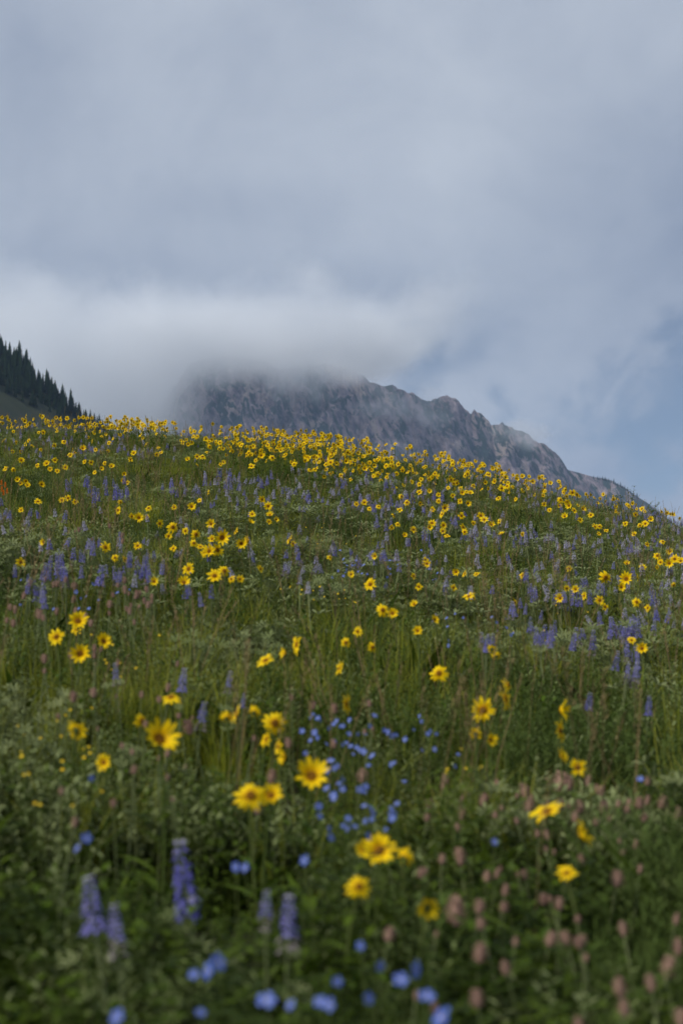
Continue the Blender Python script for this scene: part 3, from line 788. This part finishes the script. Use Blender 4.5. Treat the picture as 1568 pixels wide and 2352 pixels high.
PINK = [pink_mesh(s) for s in range(4)]
def pink(px, py, L, label, group, h=.36, nleaf=1):
    top, H, D = solve(px, py, h)
    bx, by = top.x + random.uniform(-.10, .10), top.y + random.uniform(-.08, .08)
    bz = float(G(bx, by)); e = link('clover', None, loc=(bx, by, bz)); tag(e, label, 'flower', group)
    ax = V3((top.x - bx, top.y - by, top.z - bz)); fr = frame_from(ax, V3((0, 1, 0))).to_4x4(); L *= .64; st = ax.length - L
    link('stem', random.choice(LUPSTEM), e, mat=fr @ Matrix.Diagonal((.7, .7, st, 1)))
    link('flower_spike', random.choice(PINK), e, mat=fr @ Matrix.Translation((0, 0, st)) @ Matrix.Diagonal((L * random.uniform(1.2, 1.75), L * random.uniform(1.2, 1.75), L, 1)))
    for k in range(nleaf):
        ll = .05
        link('leaf', random.choice(LEAVES), e, mat=Matrix.Translation(ax * random.uniform(.4, .8)) @ Matrix.Rotation(random.uniform(0, 6.28), 4, 'Z') @ Matrix.Scale(ll, 4))
for (px, py, L, lab) in ((429,1655,.075,'tall rosy clover spike right beside the largest sunflower'), (626,1770,.062,'rosy clover spike above the twin dark-eyed sunflowers'), (834,1768,.062,'deep rose clover spike amid blue flax blooms'), (592,1850,.04,'small rose clover head in front of the twin sunflowers'),
    (1290,1775,.095,'broad tall pink clover spike behind the arc-shaped sunflower'), (1447,1838,.06,'plump pink clover spike leaning over pale leaves'), (1526,1830,.06,'plump rose clover spike at the edge of dark green leaves'), (1420,2003,.055,'dusky rose clover spike alone over deep green leaves'),
    (1046,2063,.09,'tall tan-pink clover spike going to seed, alone in dark leaves'), (1104,2168,.055,'tan clover spike just above bright green leaflets'), (1540,2200,.06,'tan clover spike with ragged edge above smaller tan heads')):
    pink(px, py, L, lab, 'single clover spikes low on the slope', nleaf=3)
for (x0, y0, x1, y1, n, L, lab) in ((15,1325,350,1425,44,.050,'dusty pink clover spike in the crowd around grouped sunflowers'), (170,1200,360,1240,6,.05,'reddish clover spike in the hazy lupine drift'), (60,1480,420,1600,14,.045,'dusty pink clover spike in the crowd around grouped sunflowers'),
    (120,1590,460,1900,18,.032,'small pale pink clover head in the leafy shade beneath sunflowers'), (580,1590,860,1700,9,.04,'pink clover head between seed grasses and flax'), (960,1770,1568,1880,34,.052,'plump pink clover spike in the drift behind the arc-shaped sunflower'),
    (960,1870,1568,2010,26,.036,'small pinkish clover head scattered over deep green leaves'), (1060,2020,1568,2340,26,.040,'tan-pink clover head low over the shaded green leaves'), (850,1940,1050,2340,5,.036,'tan-pink clover head low over the shaded green leaves')):
    for k in range(n):
        pink(random.uniform(x0, x1), random.uniform(y0, y1), L * random.choice((.55, .7, .85, 1.0, 1.0, 1.25)) * random.uniform(.85, 1.1), lab, lab.replace('clover spike', 'clover spikes').replace('clover head', 'clover heads'), .45 if y0 < 1600 else .37, 1 if y0 > 1450 else 0)

# --- orange paintbrush, cinquefoils, grass stalks, a willow
mb = MB(); r = random.Random(5)
for k in range(26):
    s = k / 26; a = k * 2.4; o = V3((math.cos(a), math.sin(a), .7 + s))
    leaf(mb, V3((0, 0, s * .75)), o, .38 * (1.1 - .5 * s), .12, 0, .05, .2, (.5, 1, .8, 0))
PB = mb.mesh('flower_spike', [M['orange']])
for (px, py) in ((3, 1107), (12, 1112), (4, 1122), (16, 1126), (8, 1130)):
    top, H, D = solve(px, py, .5); bz = float(G(top.x, top.y))
    e = link('paintbrush', None, loc=(top.x, top.y, bz)); tag(e, 'bright orange paintbrush flower in the small orange cluster on the slope', 'flower', 'orange paintbrush flowers')
    st = top.z - bz
    link('stem', LUPSTEM[0], e, scale=(1, 1, st)); link('flower_spike', PB, e, loc=(0, 0, st - .03), scale=(.055, .055, .055))
    for k in range(3): link('leaf', LEAVES[k], e, loc=(0, 0, st * (.3 + .2 * k)), rot=(0, 0, k * 2.1), scale=(.07, .07, .07))
mb = MB()
for j in range(5):
    a = 6.283 * j / 5; leaf(mb, V3((0, 0, 0)), V3((math.cos(a), math.sin(a), .3)), .5, .42, 0, .1, .2, (.2, .8, 1, .5, 0))
CQ = mb.mesh('flower', [M['cinq']])
for (x0, y0, x1, y1, n, lab) in ((20,1620,260,1860,26,'tiny yellow cinquefoil bloom in the leafy shade beneath sunflowers'), (640,1330,830,1390,18,'tiny yellow cinquefoil bloom in the dark grassy hollow'), (100,1440,420,1560,10,'tiny yellow cinquefoil bloom near grouped sunflowers'),
    (1020,1690,1180,1790,6,'tiny yellow cinquefoil bloom below the big open sunflower'), (1150,1330,1400,1480,10,'tiny yellow cinquefoil bloom among purple lupines'), (700,1180,850,1260,8,'tiny yellow cinquefoil bloom in the bright green patch')):
    for k in range(n):
        top, H, D = solve(random.uniform(x0, x1), random.uniform(y0, y1), .38); bz = float(G(top.x, top.y)); st = top.z - bz
        e = link('cinquefoil', None, loc=(top.x, top.y, bz)); tag(e, lab, 'flower', lab.replace('bloom', 'blooms'))
        link('stem', FSTEM[k % 3], e, scale=(1, 1, st))
        s_ = random.uniform(.009, .015); link('flower', CQ, e, mat=Matrix.Translation((0, 0, st)) @ frame_from(V3((random.gauss(0, .4), -.7, .6))).to_4x4() @ Matrix.Scale(s_, 4))
def stalk_meshes(seed, dense):
    r = random.Random(seed); a = MB(); b = MB()
    bend = r.uniform(.05, .22); az = r.uniform(0, 6.28)
    P = lambda s: V3((math.cos(az) * bend * s * s, math.sin(az) * bend * s * s, s - .06 * s * s))
    tube(a, [P(s) for s in (-.03, .3, .6, .85, 1)], [.0016, .0014, .0011, .0009, .0005], 0, 3)
    for k in range(34 if dense else 18):
        s = .72 + .28 * k / (34 if dense else 18); ang = r.uniform(0, 6.28)
        d = V3((math.cos(ang), math.sin(ang), r.uniform(.6, 1.6)))
        leaf(b, P(s), d, (.022 if dense else .05 * (1.2 - (s - .72) / .28)), .0045, 0, .15, .1, (.2, .9, 1, 0))
    return a.mesh('stem', [M['straw']]), b.mesh('seed_head', [M['straw']])
STK = [stalk_meshes(s, s % 2) for s in range(5)]
def stalk(px, py, label, group, h):
    top, H, D = solve(px, py, h, None, hw=.1); bz = float(G(top.x, top.y)); st = min(1.05, max(.4, top.z - bz))
    e = link('grass_stalk', None, loc=(top.x, top.y, bz), rot=(0, 0, random.uniform(0, 6.28)), scale=(1, 1, 1)); tag(e, label, 'grass', group)
    a, b = random.choice(STK); link('stem', a, e, scale=(st, st, st)); link('seed_head', b, e, scale=(st, st, st))
for (px, py) in ((229,948),(222,952),(410,965),(413,972),(150,925),(160,930),(165,938),(985,1038),(1050,1060),(1085,1072),(1095,1065),(1105,1075),(1135,1070),(1080,1080),(1210,1090),(1215,1085),(1255,1100),(1395,1115),(1400,1120),(1335,1125),(1505,1133),(1490,1140),(1528,1138),(1550,1145),(620,1000),(640,1008),(700,1015),(780,1020),(45,945),(95,935)):
    stalk(px, py, 'thin tan grass seed stalk poking above the ridge crest', 'grass stalks on the ridge crest', .85)
for (px, py, lab) in ((665,1475,'large blurred tan seed head leaning beside sideways sunflowers'), (680,1455,'tan grass seed head behind sideways sunflowers'), (560,1490,'slim tan grass seed head over dark grass'), (548,1520,'drooping tan seed head over a purple lupine'), (590,1560,'short tan seed stalk over dark shade'), (540,1350,'tan seed head in front of the lower sunflowers'), (552,1375,'leaning tan seed head in front of the lower sunflowers'), (1215,1730,'single stout tan seed spike above the pink clovers'), (1205,1470,'tan seed head before the deep violet lupine cluster'), (930,1345,'faint tan seed head in mid-slope grass')):
    stalk(px, py, lab, 'grass stalks on the slope', .66)
def willow(px, py, D, h, wdt):
    x = (px - 784) / FPX * D; y = D; z = float(G(x, y)); e = link('willow_shrub', None, loc=(x, y, z))
    tag(e, 'yellow-green leafy willow shrub just beyond the ridge crest', 'shrub', 'willow shrubs beyond the crest'); r = random.Random(int(px)); st = MB(); fo = MB()
    for k in range(26):
        a = r.uniform(0, 6.28); sp = r.uniform(.1, 1) * wdt; tip = V3((math.cos(a) * sp, math.sin(a) * sp * .7, h * r.uniform(.6, 1) * (1.1 - .45 * sp / wdt)))
        tube(st, [V3((0, 0, -.1)), V3((tip.x * .35, tip.y * .35, tip.z * .55)), tip], [.012, .007, .002], 0, 3)
        for q in range(46):
            s = r.uniform(.4, 1.0); c = V3((tip.x * s, tip.y * s, tip.z * (s ** .8))); an = r.uniform(0, 6.28)
            leaf(fo, c, V3((math.cos(an), math.sin(an), r.uniform(-.1, .9))), r.uniform(.05, .09), .02, 0, .2, .2, (.3, 1, .8, 0))
    link('branches', st.mesh('branches', [M['bark']]), e); link('foliage', fo.mesh('foliage', [M['willow']]), e)
willow(1445, 1120, 27.5, 1.25, .8); willow(1500, 1130, 28.5, 1.2, .7); willow(1405, 1120, 29, 1.0, .5)

# ------------------------------------------------------------------ ground cover nobody could count
def scatter(name, pts, rot, scl, idx, meshes, label, cat):
    coll = bpy.data.collections.new(name + '_kinds')
    for k, me in enumerate(meshes): coll.objects.link(bpy.data.objects.new('%s_%02d' % (name, k), me))
    me = bpy.data.meshes.new(name); me.from_pydata(pts.tolist(), [], [])
    a = me.attributes.new('rot', 'FLOAT_VECTOR', 'POINT'); a.data.foreach_set('vector', rot.astype(np.float32).ravel())
    a = me.attributes.new('scl', 'FLOAT_VECTOR', 'POINT'); a.data.foreach_set('vector', scl.astype(np.float32).ravel())
    a = me.attributes.new('idx', 'INT', 'POINT'); a.data.foreach_set('value', idx.astype(np.int32))
    o = link(name, me); tag(o, label, cat, kind='stuff')
    ng = bpy.data.node_groups.new(name, 'GeometryNodeTree')
    ng.interface.new_socket('Geometry', in_out='INPUT', socket_type='NodeSocketGeometry'); ng.interface.new_socket('Geometry', in_out='OUTPUT', socket_type='NodeSocketGeometry')
    gi = ng.nodes.new('NodeGroupInput'); go = ng.nodes.new('NodeGroupOutput'); ip = ng.nodes.new('GeometryNodeInstanceOnPoints'); ci = ng.nodes.new('GeometryNodeCollectionInfo')
    ci.inputs['Collection'].default_value = coll; ci.inputs['Separate Children'].default_value = True; ci.inputs['Reset Children'].default_value = True
    def attr(nm, typ):
        n = ng.nodes.new('GeometryNodeInputNamedAttribute'); n.data_type = typ; n.inputs['Name'].default_value = nm; return n.outputs['Attribute']
    L = ng.links.new
    e2r = ng.nodes.new('FunctionNodeEulerToRotation')
    L(attr('rot', 'FLOAT_VECTOR'), e2r.inputs[0]); L(e2r.outputs[0], ip.inputs['Rotation']); L(attr('scl', 'FLOAT_VECTOR'), ip.inputs['Scale']); L(attr('idx', 'INT'), ip.inputs['Instance Index'])
    ip.inputs['Pick Instance'].default_value = True
    L(gi.outputs[0], ip.inputs['Points']); L(ci.outputs[0], ip.inputs['Instance']); L(ip.outputs[0], go.inputs[0])
    md = o.modifiers.new('scatter', 'NODES'); md.node_group = ng
    return o

def grass_tuft(seed, m, h, n, spread, wd):
    r = random.Random(seed); mb = MB()
    for k in range(n):
        a = r.uniform(0, 6.28); q = spread * math.sqrt(r.random())
        blade(mb, V3((math.cos(a) * q, math.sin(a) * q, -.01)), a + r.gauss(0, .8), h * r.uniform(.45, 1.1), abs(r.gauss(.15, .28)), wd * r.uniform(.6, 1.2), 0, 4, r.random(), r.uniform(-1.5, 1.5))
    return mb.mesh('grass_tuft', [m])
def seed_tuft(seed):
    r = random.Random(seed); mb = MB()
    for k in range(3):
        a = r.uniform(0, 6.28); L = r.uniform(.42, .56); b = r.uniform(.03, .15); o = V3((r.uniform(-.05, .05), r.uniform(-.05, .05), 0))
        P = lambda s: o + V3((math.cos(a) * b * s * s, math.sin(a) * b * s * s, L * s))
        tube(mb, [P(0), P(.5), P(1)], .0011, 0, 3)
        for j in range(16):
            s = .78 + .22 * j / 16; an = r.uniform(0, 6.28)
            leaf(mb, P(s), V3((math.cos(an), math.sin(an), 1.4)), .018, .004, 0, .1, .1, (.3, 1, 0))
    return mb.mesh('seed_tuft', [M['straw']])
def forb(seed, m, h, nst, lw, ll):
    r = random.Random(seed); mb = MB()
    for k in range(nst):
        a = r.uniform(0, 6.28); ln = r.uniform(.05, .35); H = h * r.uniform(.6, 1.05); b = V3((r.uniform(-.05, .05), r.uniform(-.05, .05), 0))
        P = lambda s: b + V3((math.cos(a) * ln * H * s, math.sin(a) * ln * H * s, H * s))
        tube(mb, [P(-.02), P(.5), P(1)], [.002, .0016, .0008], 1, 3)
        nl = 11
        for j in range(nl):
            s = .25 + .75 * j / (nl - 1); an = j * 2.4 + r.uniform(-.4, .4)
            leaf(mb, P(s), V3((math.cos(an), math.sin(an), r.uniform(.1, .7) + (s > .9) * .6)), ll * r.uniform(.7, 1.15) * (1.1 - .4 * s), lw * r.uniform(.8, 1.1) * (1.1 - .4 * s), 0, r.uniform(.1, .5), .25)
    return mb.mesh('forb', [m, M['stem']], True)
def vetch(seed, m):
    """pinnate leaves with small round leaflets"""
    r = random.Random(seed); mb = MB()
    for k in range(13):
        a = r.uniform(0, 6.28); L = r.uniform(.10, .2); z0 = r.uniform(.05, .26); b = V3((r.uniform(-.07, .07), r.uniform(-.07, .07), z0))
        d = V3((math.cos(a), math.sin(a), r.uniform(.2, .8))).normalized(); sd = d.cross(V3((0, 0, 1))).normalized()
        tube(mb, [V3((b.x * .4, b.y * .4, 0)), b, b + d * L], [.0016, .0012, .0006], 1, 3)
        for j in range(6):
            for q in (-1, 1):
                leaf(mb, b + d * L * (.2 + .15 * j), (sd * q + d * .35 + V3((0, 0, .1))), .026 * r.uniform(.8, 1.1), .015, 0, .2, .2, (.4, 1, .8, 0))
    return mb.mesh('vetch', [m, M['stem']])
def lupine_mound(seed):
    r = random.Random(seed); mb = MB()
    for k in range(38):
        a = r.uniform(0, 6.28); q = r.uniform(.0, .17); z = r.uniform(.12, .36) * (1 - q); tip = V3((math.cos(a) * q, math.sin(a) * q, z))
        tube(mb, [V3((0, 0, 0)), tip * .5 + V3((0, 0, .03)), tip], .0013, 0, 3)
        palm(mb, tip, V3((math.cos(a) * .6, math.sin(a) * .6, 1)), r.uniform(.026, .042), 7, 0, r)
    return mb.mesh('lupine_mound', [M['silver']])
def feather(seed):
    r = random.Random(seed); mb = MB()
    for k in range(20):
        a = r.uniform(0, 6.28); L = r.uniform(.2, .38); ln = r.uniform(.1, .7); o = V3((math.cos(a), math.sin(a), 0))
        P = lambda s: V3((r.x0, r.y0, 0)) + o * (ln * L * s) + V3((0, 0, L * s * (1 - .25 * ln * s)))
        r.x0 = r.uniform(-.06, .06); r.y0 = r.uniform(-.06, .06)
        tube(mb, [P(0), P(.5), P(1)], [.0015, .0011, .0004], 0, 3)
        for j in range(22):
            s = .3 + .7 * j / 22; an = r.uniform(0, 6.28)
            leaf(mb, P(s), V3((math.cos(an), math.sin(an), .9)), .042 * (1.2 - s * .7), .0042, 0, .1, .1, (.4, 1, 0))
    return mb.mesh('feather', [M['feather']])
def bush(seed, m):
    r = random.Random(seed); mb = MB()
    for k in range(15):
        a = r.uniform(0, 6.28); q = r.uniform(.02, .17); H = .34 * (1 - 2.2 * q * q / .1 * .25) * r.uniform(.75, 1.05); tip = V3((math.cos(a) * q, math.sin(a) * q, H))
        tube(mb, [V3((0, 0, -.01)), V3((tip.x * .5, tip.y * .5, H * .55)), tip], [.0022, .0015, .0006], 1, 3)
        for j in range(15):
            s_ = .3 + .7 * j / 14; an = j * 2.4 + r.uniform(-.5, .5); ll = r.uniform(.022, .04) * (1.15 - .4 * s_)
            leaf(mb, V3((tip.x * s_, tip.y * s_, H * s_ ** .9)), V3((math.cos(an), math.sin(an), r.uniform(.3, 1.3))), ll, ll * .3, 0, .2, .25, (.3, 1, .7, 0))
    return mb.mesh('bush', [m, M['stem']])
def broad(seed, m):
    r = random.Random(seed); mb = MB()
    for k in range(7):
        a = r.uniform(0, 6.28); q = r.uniform(0, .05)
        leaf(mb, V3((math.cos(a) * q, math.sin(a) * q, 0)), V3((math.cos(a), math.sin(a), r.uniform(.9, 2.6))), r.uniform(.18, .34), r.uniform(.03, .055), 0, r.uniform(.1, .5), .35, (.12, .55, .9, 1.0, .8, .45, 0), r.uniform(-.6, .6))
    return mb.mesh('broad', [m], True)
KIND = {'w': [broad(s, M['forb2']) for s in range(2)] + [broad(4, M['forb'])], 'b': [bush(s, M['sage']) for s in range(3)] + [bush(9 + s, M['forb2']) for s in range(2)] + [bush(14, M['feather'])],
        'g': [grass_tuft(s, M['grass'], .37, 50, .08, .0062) for s in range(4)] + [grass_tuft(20 + s, M['grass2'], .33, 48, .08, .0056) for s in range(3)],
        's': [seed_tuft(s) for s in range(3)],
        'f': [forb(s, M['forb'], .30, 6, .020, .042) for s in range(3)] + [forb(10 + s, M['forb2'], .30, 5, .024, .05) for s in range(2)],
        'v': [vetch(s, M['forb']) for s in range(2)] + [vetch(5 + s, M['forb2']) for s in range(1)],
        'l': [lupine_mound(s) for s in range(4)], 'y': [feather(s) for s in range(3)]}
ALL = []; IDX = {}
for k, ms in KIND.items(): IDX[k] = list(range(len(ALL), len(ALL) + len(ms))); ALL += ms

def sample(n, d0, d1, margin=1.3, power=1.0):
    out = []
    while len(out) < n:
        k = n * 2
        d = d0 + (d1 - d0) * rng.random(k); hw = .245 * d + margin; keep = rng.random(k) < (hw / (.245 * d1 + margin))
        d, hw = d[keep], hw[keep]
        out += list(zip((rng.random(len(d)) * 2 - 1) * hw, d))
    a = np.array(out[:n]); return a[:, 0], a[:, 1]
def pic(x, y, z):
    """where a point falls in the photograph, to read which plants grow there"""
    dz = z - ZC; dep = y * AX.y + dz * AX.z; up = y * UP.y + dz * UP.z
    return 784 + FPX * x / dep, 1176 - FPX * up / dep
def cover(n, d0, d1, hscale=1.0):
    x, y = sample(n, d0, d1); z = G(x, y)
    px, py = pic(x, y, z + .3)
    pa = fbm(x * .9 + 3, y * .55, 3, 101); pb = fbm(x * 1.1 - 7, y * .6 + 4, 3, 131); pc = fbm(x * 1.6, y * 1.2, 2, 151)
    near = np.clip((5.6 - y) / 2.2, 0, 1)
    silver = np.clip((pa - .49) * 8, 0, 1); feath = np.clip((pb - .58) * 10, 0, 1)
    # patches seen in the photograph
    for (cx, cy, rx, ry, w, arr) in ((780, 1265, 140, 45, 1.0, 's'), (1340, 1430, 260, 80, .5, 's'), (560, 1460, 120, 50, .7, 's'), (330, 1120, 150, 40, .7, 's'), (1030, 1560, 190, 80, .9, 'f'), (400, 2200, 180, 110, .9, 'f'), (820, 1180, 120, 30, .4, 'f'), (1400, 1600, 160, 90, .6, 'f')):
        e = np.clip(1.3 - np.hypot((px - cx) / rx, (py - cy) / ry), 0, 1) * w
        if arr == 's': silver = np.maximum(silver, e)
        else: feath = np.maximum(feath, e)
    u = rng.random(n)
    kinds = np.where(u < near * .42, 'f', np.where(u < near * .78, 'v', np.where(u > .60, 'b', 'g')))
    u2 = rng.random(n)
    kinds = np.where(u2 < silver * .36 * (1 - near), 'l', kinds)
    kinds = np.where(rng.random(n) < feath * .75, 'y', kinds)
    kinds = np.where((rng.random(n) < .05) & (near < .5), 's', kinds)
    kinds = np.where((rng.random(n) < .10) & (near < .9), 'f', kinds)
    kinds = np.where(rng.random(n) < .05 + .09 * near, 'w', kinds)
    idx = np.array([random.choice(IDX[k]) for k in kinds])
    dens = .55 + .6 * pc
    sc_ = rng.uniform(.7, 1.25, n) * dens * hscale
    sc_ = np.where(kinds == 's', rng.uniform(.85, 1.2, n), sc_)
    rot = np.stack([rng.normal(0, .10, n), rng.normal(0, .10, n), rng.random(n) * 6.283], 1)
    pd = fbm(x * 3.1, y * 2.4, 2, 171)
    sc_ = np.where(near > .3, sc_ * (.45 + 1.1 * pd), sc_)
    keep = ((pc + rng.random(n) * .35) > .42) & ((near < .3) | (pd + rng.random(n) * .2 > .48))
    return np.stack([x, y, z], 1)[keep], rot[keep], np.stack([sc_ * 1.05, sc_ * 1.05, sc_], 1)[keep], idx[keep]
parts = [cover(2300, .9, 4.6), cover(5200, 4.2, 11.0), cover(8500, 10.5, 20), cover(7500, 19.5, 30)]
P_, Ro, S_, I_ = (np.concatenate([p[k] for p in parts]) for k in range(4))
scatter('grass', P_, Ro, S_, I_, ALL, 'green meadow grass and leafy undergrowth covering the slope', 'grass')

# far sunflowers and lupines along the crest, too many and too small to pick apart
def whole_sunflower(seed):
    r = random.Random(seed); mb = MB()
    h = .52; tube(mb, [V3((0, 0, -.02)), V3((.01, .01, h * .5)), V3((0, 0, h))], .0032, 2, 4)
    dsc = MB(); disc_shape(dsc, r, 1, 2); pt = MB()
    n = r.choice((12, 13, 14))
    tl = r.uniform(-.15, .3)
    for j in range(n):
        if r.random() > .08: petal_shape(pt, 6.283 * j / n + r.uniform(-.14, .14), r, r.uniform(.7, 1.1), 0, tl + r.uniform(-.1, .1))
    f = frame_from(V3((r.uniform(-.4, .4), -1, r.uniform(-.1, .8))))
    for src in (dsc, pt):
        o = len(mb.v)
        for v, t_ in zip(src.v, src.t): mb.vert(f @ (V3(v) * .073) + V3((0, 0, h)), t_)
        for fc, m_ in zip(src.f, src.m): mb.face([q + o for q in fc], m_)
    for k in range(5):
        s = r.uniform(.15, .8); a = r.uniform(0, 6.28); leaf(mb, V3((0, 0, h * s)), V3((math.cos(a), math.sin(a), .8)), .16 * (1.1 - s), .03, 3, .4, .3)
    return mb.mesh('whole_sunflower', [M['petal'], M['disc'], M['stem'], M['forb2']], True)
WS = [whole_sunflower(s) for s in range(10)]
n = 3600
x, y = sample(n, 16.0, 26, .9); cl = fbm(x * .8 + 40, y * .45, 3, 201)
px, py = pic(x, y, G(x, y) + .5)
keep = rng.random(n) < np.clip((cl - .37) * 3.8, .04, 1) * np.clip((y - 16.2) / 2.6, .04, 1) * np.interp(px, [0, 250, 900, 1100, 1250, 1568], [.8, .95, 1, .7, .28, .14]) * 1.0
x, y = x[keep], y[keep]; n = len(x); s_ = rng.uniform(.8, 1.18, n)
scatter('far_sunflowers', np.stack([x, y, G(x, y)], 1), np.stack([rng.normal(.05, .28, n), rng.normal(0, .22, n), rng.normal(0, .8, n)], 1), np.stack([s_ * .98, s_ * .98, s_], 1), rng.integers(0, 10, n), WS, 'dense yellow sunflowers crowding the ridge crest', 'flowers')
print('far sunflowers', n, 'individual', N_SUN)
def whole_lupine(seed):
    r = random.Random(seed); mb = MB(); h = .34
    tube(mb, [V3((0, 0, -.02)), V3((.01, 0, h * .5)), V3((0, 0, h))], .0025, 2, 3)
    me = SPIKES[seed % 6]; L = (.05, .08, .06, .075, .05, .065)[seed]; o = len(mb.v); at = me.attributes['t'].data
    for v in me.vertices: mb.vert(V3((v.co.x * L * .95, v.co.y * L * .95, h + v.co.z * L)), at[v.index].value)
    for p in me.polygons: mb.face([q + o for q in p.vertices], p.material_index)
    for k in range(5):
        a = r.uniform(0, 6.28); tip = V3((math.cos(a) * .07, math.sin(a) * .07, r.uniform(.15, .3))); palm(mb, tip, V3((0, 0, 1)), .05, 7, 2, r)
    return mb.mesh('whole_lupine', [M['lupine_pale'] if seed % 3 else M['lupine'], M['lupine_old'], M['silver']])
WL = [whole_lupine(s) for s in range(6)]
n = 3600
x, y = sample(n, 7.5, 26, .9); cl = fbm(x * .9 - 12, y * .5 + 7, 3, 231)
px, py = pic(x, y, G(x, y) + .42)
cl = cl + .16 * np.clip(1.3 - np.hypot((px - 1330) / 320, (py - 1330) / 140), 0, 1) + .12 * np.clip(1.3 - np.hypot((px - 780) / 300, (py - 1130) / 60), 0, 1)
keep = rng.random(n) < np.clip((cl - .485) * 6, .012, 1) * .75
x, y = x[keep], y[keep]; n = len(x); s_ = rng.uniform(.95, 1.35, n)
scatter('far_lupines', np.stack([x, y, G(x, y)], 1), np.stack([rng.normal(0, .22, n), rng.normal(0, .22, n), rng.random(n) * 6.28], 1), np.stack([s_ * 1.35, s_ * 1.35, s_ * .95], 1), rng.integers(0, 6, n), WL, 'small pale violet lupines dotted through the upper slope', 'flowers')
print('far lupines', n)

# ------------------------------------------------------------------ clouds on the mountain, and the air
def volume_box(name, x0, x1, y0, y1, z0, z1, mat, label, cat):
    mb = MB()
    c = [mb.vert((x, y, z)) for z in (z0, z1) for y in (y0, y1) for x in (x0, x1)]
    for f in ((0, 2, 3, 1), (4, 5, 7, 6), (0, 1, 5, 4), (2, 6, 7, 3), (0, 4, 6, 2), (1, 3, 7, 5)): mb.face([c[i] for i in f])
    o = link(name, mb.mesh(name, [mat])); tag(o, label, cat, kind='stuff'); return o
def cloud_material(name, build, dens, step=1.0, color=(.925, .948, .982), aniso=.0):
    m = bpy.data.materials.new(name); m.use_nodes = True; m.node_tree.nodes.clear(); g = N(m.node_tree)
    pos = g.new('ShaderNodeNewGeometry').outputs['Position']
    v = g.new('ShaderNodeVolumePrincipled'); v.inputs['Color'].default_value = (*color, 1); v.inputs['Anisotropy'].default_value = aniso
    if build is None: v.inputs['Density'].default_value = dens
    else: g.put(v.inputs['Density'], g.math('MULTIPLY', build(g, pos), dens))
    g.t.links.new(v.outputs[0], g.new('ShaderNodeOutputMaterial').inputs['Volume'])
    m.cycles.volume_step_rate = step
    return m
def bank(g, pos):
    sp = g.new('ShaderNodeSeparateXYZ'); g.put(sp.inputs[0], pos); X, Y, Z = sp.outputs
    n = g.math('SUBTRACT', g.noise(pos, .0085, 7, .62, .3), .5)
    nb = g.math('SUBTRACT', g.noise(pos, .0032, 2, .5), .5)
    xl = g.math('ADD', X, g.math('ADD', g.math('MULTIPLY', n, 300), g.math('MULTIPLY', nb, 160)))
    left = g.math('MULTIPLY', g.ramp(xl, -280, -420), .65)
    base = g.math('ADD', 601, g.math('MULTIPLY', g.math('MAXIMUM', g.math('SUBTRACT', X, 40), 0), .55))
    zz = g.math('SUBTRACT', g.math('ADD', Z, g.math('ADD', g.math('MULTIPLY', n, 240), g.math('MULTIPLY', nb, 130))), base)
    top = g.ramp(zz, -30, 60)
    d = g.math('MAXIMUM', left, top)
    # soft towards the faces of the box
    d = g.math('MULTIPLY', d, g.ramp(g.math('ADD', Z, g.math('ADD', g.math('MULTIPLY', nb, 300), g.math('MULTIPLY', n, 260))), 810, 610)); d = g.math('MULTIPLY', d, g.ramp(X, 460, 150)); d = g.math('MULTIPLY', d, g.ramp(xl, -1000, -560))
    return g.math('MULTIPLY', d, g.ramp(g.math('ADD', Y, g.math('MULTIPLY', g.math('MINIMUM', g.math('ADD', X, 330), 0), -.4)), 3010, 3120))
volume_box('cloud_bank', -1200, 480, 2860, 3640, 330, 960, cloud_material('cloud_bank', bank, .0105, .25), 'grey cloud bank wrapping the mountain summit', 'cloud')
def wisp(px, py, y, sx, sz, dens, seed):
    x, z = px2m(px, py, y)
    def f(g, pos):
        q = g.vmath('MULTIPLY', g.vmath('SUBTRACT', pos, (x, y, z)), (1 / sx, 1 / 60, 1 / sz))
        q = g.vmath('ADD', q, g.vmath('MULTIPLY', g.vmath('SUBTRACT', g.wn(pos, .012), (.5, .5, .5)), (2.2, 0, 1.6)))
        n = g.math('SUBTRACT', g.noise(g.vmath('ADD', pos, (seed * 300., 0, 0)), .03, 5, .65), .5)
        edge = g.vmath('LENGTH', g.vmath('MULTIPLY', g.vmath('SUBTRACT', pos, (x, y, z)), (1 / sx, 1 / 60, 1 / sz)))
        return g.math('MULTIPLY', g.ramp(g.math('ADD', g.vmath('LENGTH', q), g.math('MULTIPLY', n, 2.2)), .9, .0), g.ramp(edge, 1.0, .6))
    volume_box('cloud_wisp', x - sx, x + sx, y - 60, y + 60, z - sz, z + sz, cloud_material('cloud_wisp', f, dens, .6), 'thin cloud wisp drifting across the rocky mountain face', 'cloud')
for k, a in enumerate(((885, 935, 3330, 110, 70, .009), (985, 950, 3360, 80, 90, .009), (690, 880, 3330, 150, 80, .012), (1200, 1000, 3410, 110, 50, .012), (905, 1035, 3230, 80, 60, .005))): wisp(*a, k)
hz = volume_box('haze', -7600, 7600, -7600, 7600, -125, 860, cloud_material('haze', None, 6.6e-5, 1.0, (.47, .66, 1.0), .0), 'thin bluish mountain air between meadow and peak', 'haze')
